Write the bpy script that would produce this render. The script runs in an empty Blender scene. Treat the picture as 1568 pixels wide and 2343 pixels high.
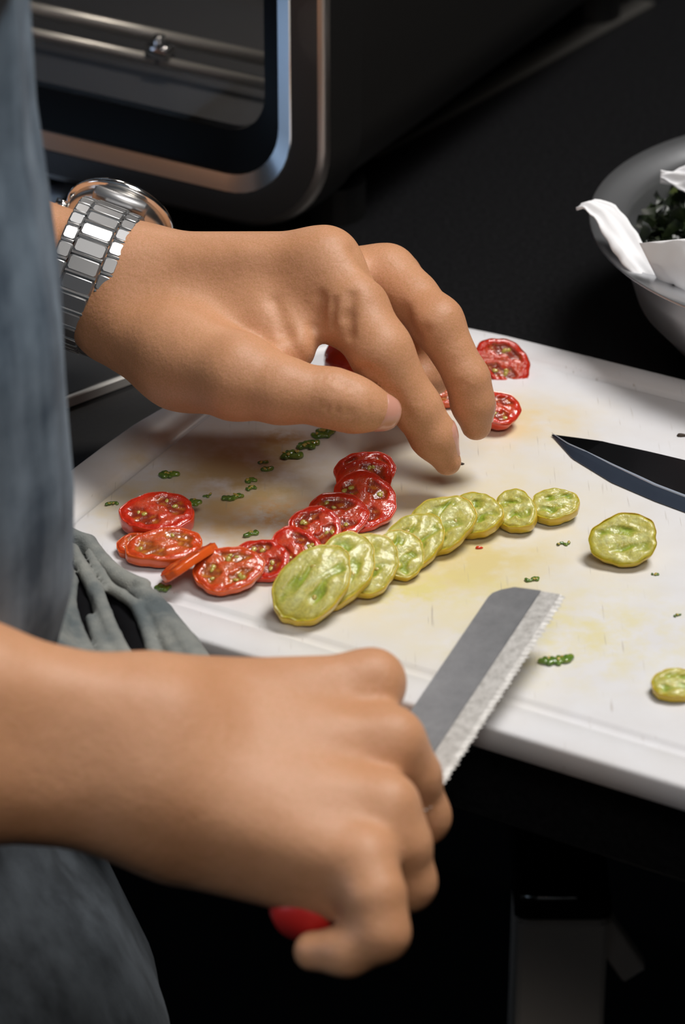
import bpy, bmesh, math, random
import numpy as np
from mathutils import Vector, Matrix, Quaternion

# ------------------------------------------------------------------ camera, world, lights
SC = bpy.context.scene
COL = SC.collection
F = 7500.0; CX, CY = 784.0, 1171.5; D = 1.172; P = math.radians(30)   # focal length in px of the 1568x2343 frame
FW = np.array([0, math.cos(P), -math.sin(P)]); UP = np.array([0, math.sin(P), math.cos(P)]); RT = np.array([1., 0, 0])
CAM = -D * FW

cd = bpy.data.cameras.new('camera'); cam = bpy.data.objects.new('camera', cd); COL.objects.link(cam)
cam.location = CAM; cam.rotation_euler = (math.radians(60), 0, 0)
cd.sensor_fit = 'VERTICAL'; cd.sensor_height = 36.0; cd.lens = F / 2343 * 36.0
cd.clip_start = 0.05; cd.clip_end = 30
cd.dof.use_dof = True; cd.dof.focus_distance = D + 0.005; cd.dof.aperture_fstop = 10.5
SC.camera = cam
SC.view_settings.view_transform = 'Standard'; SC.view_settings.look = 'None'
SC.view_settings.exposure = 0.0; SC.view_settings.gamma = 1.0; SC.view_settings.use_curve_mapping = False
SC.cycles.use_denoising = True
SC.cycles.max_bounces = 8

w = bpy.data.worlds.new('world'); SC.world = w; w.use_nodes = True
w.node_tree.nodes['Background'].inputs[0].default_value = (0.9, 0.95, 1.0, 1); w.node_tree.nodes['Background'].inputs[1].default_value = 0.02

def area(name, loc, target, sx, sy, power, col):
    l = bpy.data.lights.new(name, 'AREA'); l.shape = 'RECTANGLE'; l.size = sx; l.size_y = sy; l.energy = power; l.color = col
    o = bpy.data.objects.new(name, l); COL.objects.link(o); o.location = loc
    o.rotation_euler = (Vector(target) - Vector(loc)).to_track_quat('-Z', 'Y').to_euler()
    return o
area('ceiling_lamp', (0.56, 0.16, 1.55), (0, 0, 0), 0.58, 0.58, 25.5, (1.0, 0.975, 0.945))
area('room_lamp', (0.30, -1.5, 1.75), (0, 0, 0), 0.9, 0.6, 12.5, (1.0, 0.94, 0.87))
area('window_light', (-2.1, -0.6, 0.9), (0, 0.1, 0), 0.9, 1.1, 12.0, (0.62, 0.78, 1.0))

# ------------------------------------------------------------------ helpers
def W(px, py, d):
    t = D + d
    return CAM + t * FW + RT * (px - CX) / F * t + UP * (CY - py) / F * t
def B(px, py, z=0.0):
    r = FW + RT * (px - CX) / F + UP * (CY - py) / F
    return CAM + r * (z - CAM[2]) / r[2]
U = np.array([math.cos(math.radians(-29.2)), math.sin(math.radians(-29.2)), 0.0])   # along the worktop edge
N = np.array([-U[1], U[0], 0.0])                                                     # away from the cook
def UN(u, n, z=0.0):
    return U * u + N * n + np.array([0, 0, z])

def tag(o, label=None, cat=None, group=None, kind=None):
    if label: o['label'] = label
    if cat: o['category'] = cat
    if group: o['group'] = group
    if kind: o['kind'] = kind
    return o
def empty(name, loc=(0, 0, 0), rot=None):
    o = bpy.data.objects.new(name, None); COL.objects.link(o); o.location = loc
    if rot is not None: o.rotation_euler = rot
    o.empty_display_size = 0.01
    return o
def obj(name, verts, faces, mat, parent=None, smooth=True, origin=None):
    v = np.asarray(verts, dtype=float)
    off = np.zeros(3)
    if parent is not None and origin is None:
        off = np.array(parent.location)
        q = parent
        while q.parent is not None:
            q = q.parent; off = off + np.array(q.location)
    elif origin is not None:
        off = np.asarray(origin, dtype=float)
    me = bpy.data.meshes.new(name)
    me.from_pydata((v - off).tolist(), [], [list(map(int, f)) for f in faces])
    me.update()
    if smooth: me.shade_smooth()
    if mat: me.materials.append(mat)
    o = bpy.data.objects.new(name, me); COL.objects.link(o)
    if parent is not None: o.parent = parent
    elif origin is not None: o.location = off
    return o
def lobj(name, verts, faces, mat, parent, smooth=True, sharp=None):
    """mesh given in the parent's own coordinates"""
    me = bpy.data.meshes.new(name)
    me.from_pydata([tuple(map(float, p)) for p in verts], [], [list(map(int, f)) for f in faces]); me.update()
    if smooth: me.shade_smooth()
    if sharp: me.set_sharp_from_angle(angle=math.radians(sharp))
    if mat: me.materials.append(mat)
    o = bpy.data.objects.new(name, me); COL.objects.link(o); o.parent = parent
    return o
def loft(loops, close_u=True, cap0=False, cap1=False):
    n = len(loops[0]); v = np.concatenate([np.asarray(l, dtype=float) for l in loops]); f = []
    for i in range(len(loops) - 1):
        for j in range(n if close_u else n - 1):
            a = i * n + j; b = i * n + (j + 1) % n
            f.append((a, b, b + n, a + n))
    if cap0: f.append(tuple(range(n - 1, -1, -1)))
    if cap1: f.append(tuple(range((len(loops) - 1) * n, len(loops) * n)))
    return v, f
def merge(parts):
    vs, fs, k = [], [], 0
    for v, f in parts:
        vs.append(np.asarray(v, dtype=float)); fs += [tuple(i + k for i in q) for q in f]; k += len(v)
    return np.concatenate(vs), fs
def box(c, ax, ay, az, hx, hy, hz, bev=0.0):
    """bevelled box as a loft"""
    c, ax, ay, az = (np.asarray(q, dtype=float) for q in (c, ax, ay, az))
    b = min(bev, hx, hy, hz) if bev else 0
    def ring(x, y, z):
        bb = min(b, x * .99, y * .99)
        pts = []
        for sx, sy in ((1, 1), (-1, 1), (-1, -1), (1, -1)):
            if bb > 0:
                p1 = (sx * x, sy * (y - bb)); p2 = (sx * (x - bb), sy * y)
                pts += [p1, p2] if sx * sy > 0 else [p2, p1]
            else: pts.append((sx * x, sy * y))
        return [c + ax * p[0] + ay * p[1] + az * z for p in pts]
    if b:
        L = [ring(hx - b, hy - b, -hz), ring(hx, hy, -hz + b), ring(hx, hy, hz - b), ring(hx - b, hy - b, hz)]
    else: L = [ring(hx, hy, -hz), ring(hx, hy, hz)]
    return loft(L, True, True, True)
def tube(pts, r, n=8, caps=True):
    pts = [np.asarray(p, dtype=float) for p in pts]; loops = []
    rr = r if hasattr(r, '__len__') else [r] * len(pts)
    ref = np.array([0.13, 0.31, 0.94])
    for i, p in enumerate(pts):
        t = pts[min(i + 1, len(pts) - 1)] - pts[max(i - 1, 0)]; t /= np.linalg.norm(t) + 1e-12
        a = np.cross(t, ref); a /= np.linalg.norm(a); b = np.cross(t, a)
        loops.append([p + rr[i] * (a * math.cos(2 * math.pi * k / n) + b * math.sin(2 * math.pi * k / n)) for k in range(n)])
    return loft(loops, True, caps, caps)
def rrect(w, h, r, n=8):
    """rounded rectangle, centred, counter-clockwise"""
    pts = []
    for cx, cy, a0 in ((w / 2 - r, h / 2 - r, 0), (-w / 2 + r, h / 2 - r, 90), (-w / 2 + r, -h / 2 + r, 180), (w / 2 - r, -h / 2 + r, 270)):
        for k in range(n + 1):
            a = math.radians(a0 + 90 * k / n); pts.append((cx + r * math.cos(a), cy + r * math.sin(a)))
    return pts

# ------------------------------------------------------------------ materials
def mat(name, base=(0.5, 0.5, 0.5), rough=0.5, metal=0.0, **kw):
    m = bpy.data.materials.new(name); m.use_nodes = True
    b = m.node_tree.nodes['Principled BSDF']
    b.inputs['Base Color'].default_value = (*base, 1); b.inputs['Roughness'].default_value = rough; b.inputs['Metallic'].default_value = metal
    for k, v in kw.items(): b.inputs[k.replace('_', ' ')].default_value = v
    return m
def nd(m, t, **kw):
    n = m.node_tree.nodes.new(t)
    for k, v in kw.items(): setattr(n, k, v)
    return n
def ln(m, a, b): m.node_tree.links.new(a, b)
def bsdf(m): return m.node_tree.nodes['Principled BSDF']
def coords(m, scale=(1, 1, 1), rot=(0, 0, 0), loc=(0, 0, 0), src='Object'):
    tc = nd(m, 'ShaderNodeTexCoord'); mp = nd(m, 'ShaderNodeMapping')
    mp.inputs['Scale'].default_value = scale; mp.inputs['Rotation'].default_value = rot; mp.inputs['Location'].default_value = loc
    ln(m, tc.outputs[src], mp.inputs[0]); return mp.outputs[0]
def noise(m, vec, scale, detail=4, rough=0.5, dist=0.0):
    n = nd(m, 'ShaderNodeTexNoise'); n.inputs['Scale'].default_value = scale; n.inputs['Detail'].default_value = detail
    n.inputs['Roughness'].default_value = rough; n.inputs['Distortion'].default_value = dist
    ln(m, vec, n.inputs['Vector']); return n.outputs[0]
def ramp(m, fac, stops):
    r = nd(m, 'ShaderNodeValToRGB'); e = r.color_ramp.elements
    while len(e) < len(stops): e.new(0.5)
    for q, (p, c) in zip(e, stops): q.position = p; q.color = (*c, 1) if len(c) == 3 else c
    ln(m, fac, r.inputs[0]); return r.outputs[0]
def mix(m, fac, a, b, mode='MIX'):
    x = nd(m, 'ShaderNodeMix', data_type='RGBA', blend_type=mode)
    for s, v in ((x.inputs['Factor'], fac), (x.inputs['A'], a), (x.inputs['B'], b)):
        if hasattr(v, 'is_linked'): ln(m, v, s)
        else: s.default_value = v if not isinstance(v, tuple) or len(v) == 4 else (*v, 1)
    return x.outputs['Result']
def mathn(m, op, a, b=None, c=None, clamp=False):
    x = nd(m, 'ShaderNodeMath', operation=op, use_clamp=clamp)
    for s, v in zip(x.inputs, (a, b, c)):
        if v is None: continue
        if hasattr(v, 'is_linked'): ln(m, v, s)
        else: s.default_value = v
    return x.outputs[0]
def bump(m, h, strength=0.3, dist=0.001):
    b = nd(m, 'ShaderNodeBump'); b.inputs['Strength'].default_value = strength; b.inputs['Distance'].default_value = dist
    ln(m, h, b.inputs['Height']); ln(m, b.outputs[0], bsdf(m).inputs['Normal'])

M = {}
# skin: mottled tan, fine pores
m = M['skin'] = mat('skin', (0.55, 0.27, 0.14), 0.54, Subsurface_Weight=0.12, Subsurface_Radius=(1.0, 0.35, 0.18), Subsurface_Scale=0.004)
v = coords(m)
big = noise(m, v, 38, 3); fine = noise(m, v, 1700, 2)
c = ramp(m, big, [(0.3, (0.52, 0.245, 0.115)), (0.7, (0.62, 0.315, 0.165))])
c = mix(m, 0.30, c, ramp(m, fine, [(0.3, (0.36, 0.20, 0.03)), (0.7, (0.74, 0.33, 0.25))]))
ln(m, c, bsdf(m).inputs['Base Color']); bump(m, mathn(m, 'ADD', noise(m, v, 700, 3), mathn(m, 'MULTIPLY', noise(m, v, 130, 3), 2.5)), 0.30, 0.0005)
M['nail'] = mat('nail', (0.62, 0.30, 0.22), 0.3, Coat_Weight=0.3)
# denim
def denim(name, dark, light, sx=1.0, stren=0.4):
    m = mat(name, light, 0.9, Sheen_Weight=0.05)
    v = coords(m, (75 * sx, 75 * sx, 7)); streak = noise(m, v, 1.0, 5, 0.6)
    blotch = noise(m, coords(m), 45, 4, 0.55)
    f = mathn(m, 'ADD', mathn(m, 'MULTIPLY', streak, 0.6), mathn(m, 'MULTIPLY', blotch, 0.4))
    ln(m, ramp(m, f, [(0.41, dark), (0.60, light)]), bsdf(m).inputs['Base Color'])
    wv = noise(m, coords(m), 1800, 2); bump(m, mathn(m, 'ADD', wv, mathn(m, 'MULTIPLY', streak, 2.0)), stren, 0.0006)
    return m
M['denim'] = denim('denim_shirt', (0.040, 0.068, 0.105), (0.175, 0.235, 0.30))
M['denim_grey'] = denim('washed_denim', (0.10, 0.12, 0.125), (0.27, 0.275, 0.25), 0.6)
M['denim_dark'] = denim('dark_denim', (0.028, 0.034, 0.041), (0.082, 0.096, 0.112))
M['fold_shade'] = mat('fold_shade_black', (0.004, 0.004, 0.005), 0.9, Specular_IOR_Level=0.1)  # shade between the cloth folds, put into a near-black colour
M['steel'] = mat('brushed_steel', (0.62, 0.60, 0.57), 0.28, 1.0)
m = M['steel_brushed'] = mat('brushed_link_steel', (0.36, 0.36, 0.365), 0.40, 0.9)
M['steel_bright'] = mat('polished_steel', (0.80, 0.79, 0.77), 0.12, 1.0)
M['black'] = mat('black_plastic', (0.006, 0.006, 0.006), 0.35)
M['dial'] = mat('watch_dial', (0.01, 0.01, 0.015), 0.2)
# board
m = M['board'] = mat('white_cutting_board', (0.78, 0.78, 0.80), 0.42)
v = coords(m)
def spot(m, x, y, rx, ry, soft=0.5, rot=0.0):
    """soft stain mask around a point on the board (metres)"""
    mp = coords(m, (1 / rx, 1 / ry, 0), (0, 0, 0), (-x / rx, -y / ry, 0))
    ln_ = nd(m, 'ShaderNodeVectorMath', operation='LENGTH'); ln(m, mp, ln_.inputs[0])
    r = nd(m, 'ShaderNodeMapRange', interpolation_type='SMOOTHSTEP'); ln(m, ln_.outputs['Value'], r.inputs[0])
    r.inputs[1].default_value = 1.0; r.inputs[2].default_value = 1 - soft; r.inputs[3].default_value = 0; r.inputs[4].default_value = 1
    return r.outputs[0]
col = None
base = ramp(m, noise(m, v, 60, 4), [(0.35, (0.72, 0.71, 0.72)), (0.7, (0.755, 0.755, 0.78))])
grain = noise(m, v, 420, 3, 0.7)
blot = noise(m, v, 55, 4, 0.6)
M_board = (m, v, base, grain, blot)
def stain(cur, px, py, rx, ry, colr, amount, soft=0.9, thr=(0.35, 0.65), scale=None):
    x, y, _ = B(px, py)
    s = spot(m, x, y, rx, ry, soft)
    n = blot if scale is None else noise(m, v, scale, 3, 0.65)
    nr = nd(m, 'ShaderNodeMapRange'); ln(m, n, nr.inputs[0]); nr.inputs[1].default_value = thr[0]; nr.inputs[2].default_value = thr[1]
    f = mathn(m, 'MULTIPLY', mathn(m, 'MULTIPLY', s, nr.outputs[0]), amount * 1.5, clamp=True)
    return mix(m, mathn(m, 'MINIMUM', f, .9), cur, colr)
c = base
c = stain(c, 1000, 1230, 0.100, 0.13, (0.76, 0.67, 0.46), 0.75, 0.95, (0.1, 0.6))
c = stain(c, 1080, 1290, 0.040, 0.030, (0.70, 0.58, 0.26), 0.9, 0.95, (0.3, 0.65))
c = stain(c, 560, 1080, 0.038, 0.050, (0.50, 0.36, 0.15), 0.95, 0.8, (0.32, 0.68))
c = stain(c, 520, 1200, 0.038, 0.038, (0.66, 0.46, 0.22), 0.85, 0.9, (0.3, 0.7))
c = stain(c, 380, 1040, 0.035, 0.035, (0.62, 0.50, 0.30), 0.6, 0.9, (0.35, 0.7))
c = stain(c, 1180, 960, 0.050, 0.034, (0.76, 0.62, 0.36), 0.75, 0.95, (0.25, 0.65))
c = stain(c, 330, 1160, 0.032, 0.034, (0.72, 0.58, 0.33), 0.7, 0.9, (0.3, 0.65))
c = stain(c, 900, 1345, 0.06, 0.02, (0.72, 0.64, 0.26), 0.8, 0.95, (0.38, 0.65), 120)
c = stain(c, 1300, 1450, 0.07, 0.05, (0.74, 0.67, 0.38), 0.6, 0.95, (0.4, 0.65), 90)
c = stain(c, 640, 1000, 0.016, 0.010, (0.50, 0.30, 0.10), 0.8, 0.9, (0.3, 0.6), 160)
c = stain(c, 640, 1180, 0.025, 0.02, (0.70, 0.42, 0.18), 0.7, 0.9, (0.4, 0.65), 180)
# fine cut marks in several directions
for k, (ang, sc, thr) in enumerate(((0.3, 90, 0.70), (1.2, 80, 0.71), (2.3, 85, 0.705), (0.9, 60, 0.72))):
    vv = coords(m, (1.0, 0.055, 1.0), (0, 0, ang), (k * 3.1, k * 1.7, 0))
    n = noise(m, vv, sc * 9, 1, 0.4)
    n2 = noise(m, v, 30 + k * 7, 2)
    f = nd(m, 'ShaderNodeMapRange'); ln(m, n, f.inputs[0]); f.inputs[1].default_value = thr; f.inputs[2].default_value = thr + 0.04
    g = nd(m, 'ShaderNodeMapRange'); ln(m, n2, g.inputs[0]); g.inputs[1].default_value = 0.5; g.inputs[2].default_value = 0.65
    c = mix(m, mathn(m, 'MULTIPLY', mathn(m, 'MULTIPLY', f.outputs[0], g.outputs[0]), 0.5), c, (0.40, 0.35, 0.30))
ln(m, c, bsdf(m).inputs['Base Color']); bump(m, grain, 0.12, 0.0003)
# worktop
m = M['worktop'] = mat('black_worktop', (0.010, 0.010, 0.011), 0.42, Specular_IOR_Level=0.3)
ln(m, ramp(m, noise(m, coords(m), 500, 2), [(0.3, (0.003, 0.003, 0.0035)), (0.75, (0.008, 0.008, 0.009))]), bsdf(m).inputs['Base Color'])
M['cabinet'] = mat('black_cabinet', (0.003, 0.003, 0.0035), 0.6, Specular_IOR_Level=0.2)
M['wall'] = mat('dark_wall', (0.006, 0.006, 0.006), 0.9, Specular_IOR_Level=0.1)
M['floor'] = mat('dark_floor', (0.006, 0.006, 0.006), 0.8, Specular_IOR_Level=0.1)
# oven
M['oven_grey'] = mat('oven_dark_grey_metal', (0.06, 0.058, 0.057), 0.45, 0.6)
M['oven_edge'] = mat('oven_bevel', (0.42, 0.38, 0.35), 0.35, 1.0)
M['oven_body'] = mat('oven_body', (0.010, 0.0095, 0.009), 0.5, Specular_IOR_Level=0.3)
M['chrome'] = mat('oven_chrome_trim', (0.72, 0.72, 0.73), 0.16, 1.0)
M['oven_black'] = mat('oven_black_glass_border', (0.002, 0.002, 0.002), 0.25, Specular_IOR_Level=0.12)
M['oven_cavity'] = mat('oven_cavity', (0.075, 0.073, 0.072), 0.5, 0.3)
M['oven_rail'] = mat('oven_rail', (0.66, 0.62, 0.55), 0.35, 0.8)
m = M['glass'] = bpy.data.materials.new('oven_window_glass'); m.use_nodes = True
nt = m.node_tree; nt.nodes.clear(); out = nd(m, 'ShaderNodeOutputMaterial'); tr = nd(m, 'ShaderNodeBsdfTransparent'); gl = nd(m, 'ShaderNodeBsdfGlossy'); mx = nd(m, 'ShaderNodeMixShader'); fr = nd(m, 'ShaderNodeFresnel')
tr.inputs[0].default_value = (0.74, 0.74, 0.76, 1); gl.inputs['Roughness'].default_value = 0.03; fr.inputs[0].default_value = 1.2
ln(m, fr.outputs[0], mx.inputs[0]); ln(m, tr.outputs[0], mx.inputs[1]); ln(m, gl.outputs[0], mx.inputs[2]); ln(m, mx.outputs[0], out.inputs[0])
# knives
m = M['blade'] = mat('satin_blade', (0.50, 0.51, 0.53), 0.36, 0.75)
ln(m, ramp(m, noise(m, coords(m), 160, 4, 0.7), [(0.3, (0.42, 0.43, 0.45)), (0.75, (0.56, 0.57, 0.59))]), bsdf(m).inputs['Base Color'])
m = M['blade_edge'] = mat('ground_blade_edge', (0.74, 0.72, 0.69), 0.5, 0.55)
ln(m, ramp(m, noise(m, coords(m), 420, 4, 0.7), [(0.32, (0.50, 0.48, 0.45)), (0.62, (0.80, 0.78, 0.75))]), bsdf(m).inputs['Base Color'])
M['red'] = mat('red_handle', (0.62, 0.025, 0.02), 0.4)
m = M['dark_blade'] = mat('dark_knife_steel', (0.055, 0.057, 0.065), 0.28, 1.0)
m = M['dark_bevel'] = mat('dark_knife_bevel', (0.05, 0.066, 0.10), 0.35, 0.6)  # bluish reflection on the bevel put into the base colour
M['bevel_glint'] = mat('painted_bevel_glint', (0.55, 0.62, 0.75), 0.3, 0.5)  # highlight along the bevel put into a pale colour
# bowl
M['bowl'] = mat('bowl_steel', (0.60, 0.61, 0.63), 0.30, 0.9)
m = M['paper'] = mat('paper_towel', (0.88, 0.88, 0.90), 0.9)
vo = nd(m, 'ShaderNodeTexVoronoi', feature='SMOOTH_F1'); vo.inputs['Scale'].default_value = 110; ln(m, coords(m), vo.inputs[0])
bump(m, vo.outputs[0], 0.6, 0.002)
m = M['seaweed'] = mat('dark_greens', (0.010, 0.016, 0.008), 0.35)
ln(m, ramp(m, noise(m, coords(m), 150, 4), [(0.35, (0.004, 0.007, 0.004)), (0.62, (0.016, 0.026, 0.008)), (0.8, (0.06, 0.075, 0.02))]), bsdf(m).inputs['Base Color'])
# tomato
def attr_mat(name, rough, sss, scale, spec=0.5):
    m = mat(name, (0.5, 0.1, 0.05), rough, Subsurface_Weight=sss, Subsurface_Scale=scale, Subsurface_Radius=(1.0, 0.4, 0.2), Coat_Weight=0.7, Coat_Roughness=0.07)
    a = nd(m, 'ShaderNodeAttribute', attribute_name='Col')
    fine = ramp(m, noise(m, coords(m), 900, 4, 0.7), [(0.3, (0.76, 0.76, 0.76)), (0.7, (1.0, 1.0, 1.0))])
    ln(m, mix(m, 1.0, a.outputs['Color'], fine, 'MULTIPLY'), bsdf(m).inputs['Base Color'])
    bump(m, noise(m, coords(m), 480, 3, 0.55), 0.40, 0.0010)
    ln(m, m.node_tree.nodes['Bump'].outputs[0], bsdf(m).inputs['Coat Normal'])
    return m
M['flesh'] = attr_mat('tomato_flesh', 0.30, 0.25, 0.003)
M['flesh_yellow'] = attr_mat('yellow_tomato_flesh', 0.38, 0.25, 0.003)
bsdf(M['flesh_yellow']).inputs['Coat Weight'].default_value = 0.22; M['flesh_yellow'].node_tree.nodes['Bump'].inputs['Strength'].default_value = 0.28
M['red_skin'] = mat('red_tomato_skin', (0.66, 0.05, 0.015), 0.16, Subsurface_Weight=0.2, Subsurface_Scale=0.003, Coat_Weight=0.4)
M['orange_skin'] = mat('orange_tomato_skin', (0.74, 0.11, 0.015), 0.2, Subsurface_Weight=0.25, Subsurface_Scale=0.003, Coat_Weight=0.3)
M['yellow_skin'] = mat('yellow_tomato_skin', (0.62, 0.43, 0.02), 0.25, Subsurface_Weight=0.25, Subsurface_Scale=0.003, Coat_Weight=0.3)
M['seed'] = mat('tomato_seed', (0.46, 0.36, 0.07), 0.25, Coat_Weight=0.5)
m = M['gel'] = mat('green_seed_gel', (0.10, 0.18, 0.03), 0.12, Coat_Weight=0.6, Subsurface_Weight=0.15, Subsurface_Scale=0.002)
ln(m, ramp(m, noise(m, coords(m), 420, 3), [(0.3, (0.05, 0.12, 0.02)), (0.6, (0.13, 0.24, 0.03)), (0.8, (0.30, 0.30, 0.06))]), bsdf(m).inputs['Base Color'])
M['juice'] = mat('tomato_juice', (0.62, 0.50, 0.30), 0.05, Transmission_Weight=0.6, IOR=1.33)
M['crumb'] = mat('dark_crumb', (0.04, 0.025, 0.015), 0.7)
M['leg'] = mat('table_leg_steel', (0.85, 0.76, 0.68), 0.5, 0.0)

# ------------------------------------------------------------------ setting
ZC = -0.010                       # worktop height (board top is z = 0)
ZF = -0.92                        # floor
def struct(name, v, f, m, **k):
    return tag(obj(name, v, f, m, smooth=False), kind='structure', **k)
struct('floor', [(-3, -3, ZF), (3, -3, ZF), (3, 3, ZF), (-3, 3, ZF)], [(0, 1, 2, 3)], M['floor'])
def wallq(n0, u0, u1):
    a, b = UN(u0, n0), UN(u1, n0)
    return loft([[a + [0, 0, ZF], b + [0, 0, ZF], b + N * .1 + [0, 0, ZF], a + N * .1 + [0, 0, ZF]],
                 [a + [0, 0, 1.7], b + [0, 0, 1.7], b + N * .1 + [0, 0, 1.7], a + N * .1 + [0, 0, 1.7]]], True, True, True)
struct('wall_back', *wallq(0.95, -2.2, 2.4), M['wall'])

# worktop: slab with a front edge strip, panel, and the steel leg with its brace under the front corner
top = empty('worktop', UN(0.4, 0.35, ZF))
tag(top, 'black kitchen worktop lying under the white cutting board and the bowl', 'worktop')
NF = -0.088
v, f = box(UN(0.4, (NF + 0.93) / 2, ZC - 0.0175), U, N, [0, 0, 1], 1.6, (0.93 - NF) / 2, 0.0175, 0.002)
obj('slab', v, f, M['worktop'], top, False)
v, f = box(UN(0.4, NF + 0.30, ZC - 0.062), U, N, [0, 0, 1], 1.58, 0.010, 0.026, 0.002)
obj('front_rail', v, f, M['cabinet'], top, False)
# leg: seen under the board at the lower right
lc = W(1285, 2120, 0.18)
def legbox(px0, px1, z0, z1, d, depth, m, name):
    a, b = W(px0, 2100, d), W(px1, 2100, d)
    c = (a + b) / 2; c[2] = (z0 + z1) / 2; c[1] += depth / 2
    v, f = box(c, [1, 0, 0], [0, 1, 0], [0, 0, 1], (b[0] - a[0]) / 2, depth / 2, (z1 - z0) / 2, 0.002)
    return obj(name, v, f, m, top, False), c
zt = W(1285, 2118, 0.18)[2]
leg, c0 = legbox(1188, 1394, ZF, zt, 0.18, 0.05, M['leg'], 'leg')
zb = W(1285, 2056, 0.18)[2]
legbox(1178, 1400, zt + 0.0005, zb, 0.18, 0.06, M['cabinet'], 'leg_bracket')
a, b = W(1192, 2053, 0.175), W(1320, 2053, 0.175)
v, f = tube([a, b], 0.0013, 8); obj('bracket_edge', v, f, M['steel_bright'], top)
a, b = W(1372, 2108, 0.20), W(1452, 2222, 0.20)
dirv = (b - a) / np.linalg.norm(b - a)
v, f = box((a + b) / 2, dirv, [0, 1, 0], np.cross(dirv, [0, 1, 0]), np.linalg.norm(b - a) / 2, 0.004, 0.0065, 0.001)
obj('brace', v, f, M['leg'], top, False)

# thin dull grey strip laid on the worktop, from the oven's foot towards the back
a, b = B(838, 352, ZC + .001), B(1475, 5, ZC + .001)
dv = (b - a) / np.linalg.norm(b - a)
v, f = box((a + b) / 2, dv, np.cross([0, 0, 1], dv), [0, 0, 1], np.linalg.norm(b - a) / 2, 0.006, 0.0015, 0.0005)
tag(obj('grey_strip', v, f, mat('dull_strip', (0.045, 0.042, 0.038), 0.6, 0.0), origin=(a + b) / 2), 'dull grey strip running back across the black worktop beside the oven', 'trim strip')

# glass hob with a steel edge, under the watch arm
hob = empty('induction_hob', B(120, 800, ZC))
tag(hob, 'dark glass cooking plate with a pale steel edge under the watch arm', 'hob')
a, b = B(110, 926, ZC + .004), B(420, 812, ZC + .004)
dv = (b - a) / np.linalg.norm(b - a); pv = np.cross([0, 0, 1], dv)
if pv[1] < 0: pv = -pv
c = (a + b) / 2
v, f = box(c + [0, 0, -.0018] , dv, pv, [0, 0, 1], 0.075, 0.0012, 0.0022, 0.0004); obj('steel_edge', v, f, mat('satin_steel_edge', (0.62, 0.60, 0.56), 0.5, 0.4), hob, False)
v, f = box(c + pv * 0.045 + [0, 0, -.002], dv, pv, [0, 0, 1], 0.075, 0.043, 0.0019, 0.0005)
obj('glass_plate', v, f, mat('hob_glass', (0.02, 0.02, 0.021), 0.3), hob, False)

# unseen pale blue towel, added so the oven's chrome trim reflects blue
tw = []
for i in range(15):
    row = []
    for j in range(15):
        a_, b_ = i / 14 - .5, j / 14 - .5
        p = UN(-.345, .115, 0) + U * a_ * .20 + N * b_ * .17
        row.append(np.array([p[0], p[1], ZC + .004 + .0012 * math.sin(9 * a_ + 5 * b_) + .0008 * math.sin(14 * b_)]))
    tw.append(row + [q - np.array([0, 0, .0035 - .001 * 0]) for q in row[::-1]])
v, f = loft(tw, True, True, True)
tag(obj('reflector_towel', v, f, mat('blue_reflector_cloth', (0.42, 0.62, 0.92), 0.9), origin=UN(-.345, .115, ZC)), 'added pale blue towel, out of view, giving the oven trim its blue reflection', 'towel')

# ------------------------------------------------------------------ cutting board
def polar(poly, c, n):
    """resample a closed polygon at n rays from c"""
    p = np.asarray(poly, dtype=float) - c
    ang = np.linspace(0, 2 * math.pi, n, endpoint=False); q = np.roll(p, -1, axis=0); out = []
    for a in ang:
        d = np.array([math.cos(a), math.sin(a)]); e = q - p
        den = d[0] * e[:, 1] - d[1] * e[:, 0]
        with np.errstate(divide='ignore', invalid='ignore'):
            t = (p[:, 0] * e[:, 1] - p[:, 1] * e[:, 0]) / den
            s = (p[:, 0] * d[1] - p[:, 1] * d[0]) / den
        ok = (t > 0) & (s >= -1e-9) & (s <= 1 + 1e-9)
        out.append(c + d * t[ok].max())
    return np.array(out)
def rrect_uv(u0, u1, n0, n1, radii):
    pts = []
    for (cx, cy, a0, r) in ((u1, n1, 0, radii[0]), (u0, n1, 90, radii[1]), (u0, n0, 180, radii[2]), (u1, n0, 270, radii[3])):
        sx = 1 if cx == u1 else -1; sy = 1 if cy == n1 else -1
        for k in range(17):
            a = math.radians(a0 + 90 * k / 16); pts.append((cx - sx * r + r * math.cos(a), cy - sy * r + r * math.sin(a)))
    return pts
out_pts = rrect_uv(-0.1025, 0.272, -0.0975, 0.154, (0.045, 0.02, 0.035, 0.045))
left_curve = [(-0.012, 0.154), (-0.031, 0.1525), (-0.048, 0.1435), (-0.0625, 0.1285), (-0.0712, 0.1178), (-0.0770, 0.1040), (-0.0850, 0.0830), (-0.0925, 0.0600),
              (-0.0985, 0.0386), (-0.1012, 0.0200), (-0.1022, 0.0000), (-0.1025, -0.0219), (-0.1025, -0.045)]
out_pts = out_pts[:17] + left_curve + out_pts[34:]
cen = np.array([0.085, 0.03]); NB = 420
O = polar(out_pts, cen, NB); G = polar(rrect_uv(-0.0815, 0.255, -0.0785, 0.138, (0.035, 0.075, 0.03, 0.035)), cen, NB)
def inset(L, d):
    t = np.roll(L, -1, 0) - np.roll(L, 1, 0); t /= np.linalg.norm(t, axis=1)[:, None]
    return L + np.stack([-t[:, 1], t[:, 0]], 1) * d
def lift(L, z): return [UN(p[0], p[1], z) for p in L]
loops = [lift(inset(O, .0012), ZC), lift(O, ZC + .001), lift(O, -.0016), lift(inset(O, .0004), -.0006), lift(inset(O, .0014), 0.0),
         lift(inset(G, -.0042), 0.0), lift(inset(G, -.0034), -.0007), lift(inset(G, -.0018), -.0016), lift(G, -.0017), lift(inset(G, .0012), -.0010), lift(inset(G, .0022), -.0001), lift(inset(G, .0028), 0.0)]
Lin = inset(G, .0028)
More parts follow.
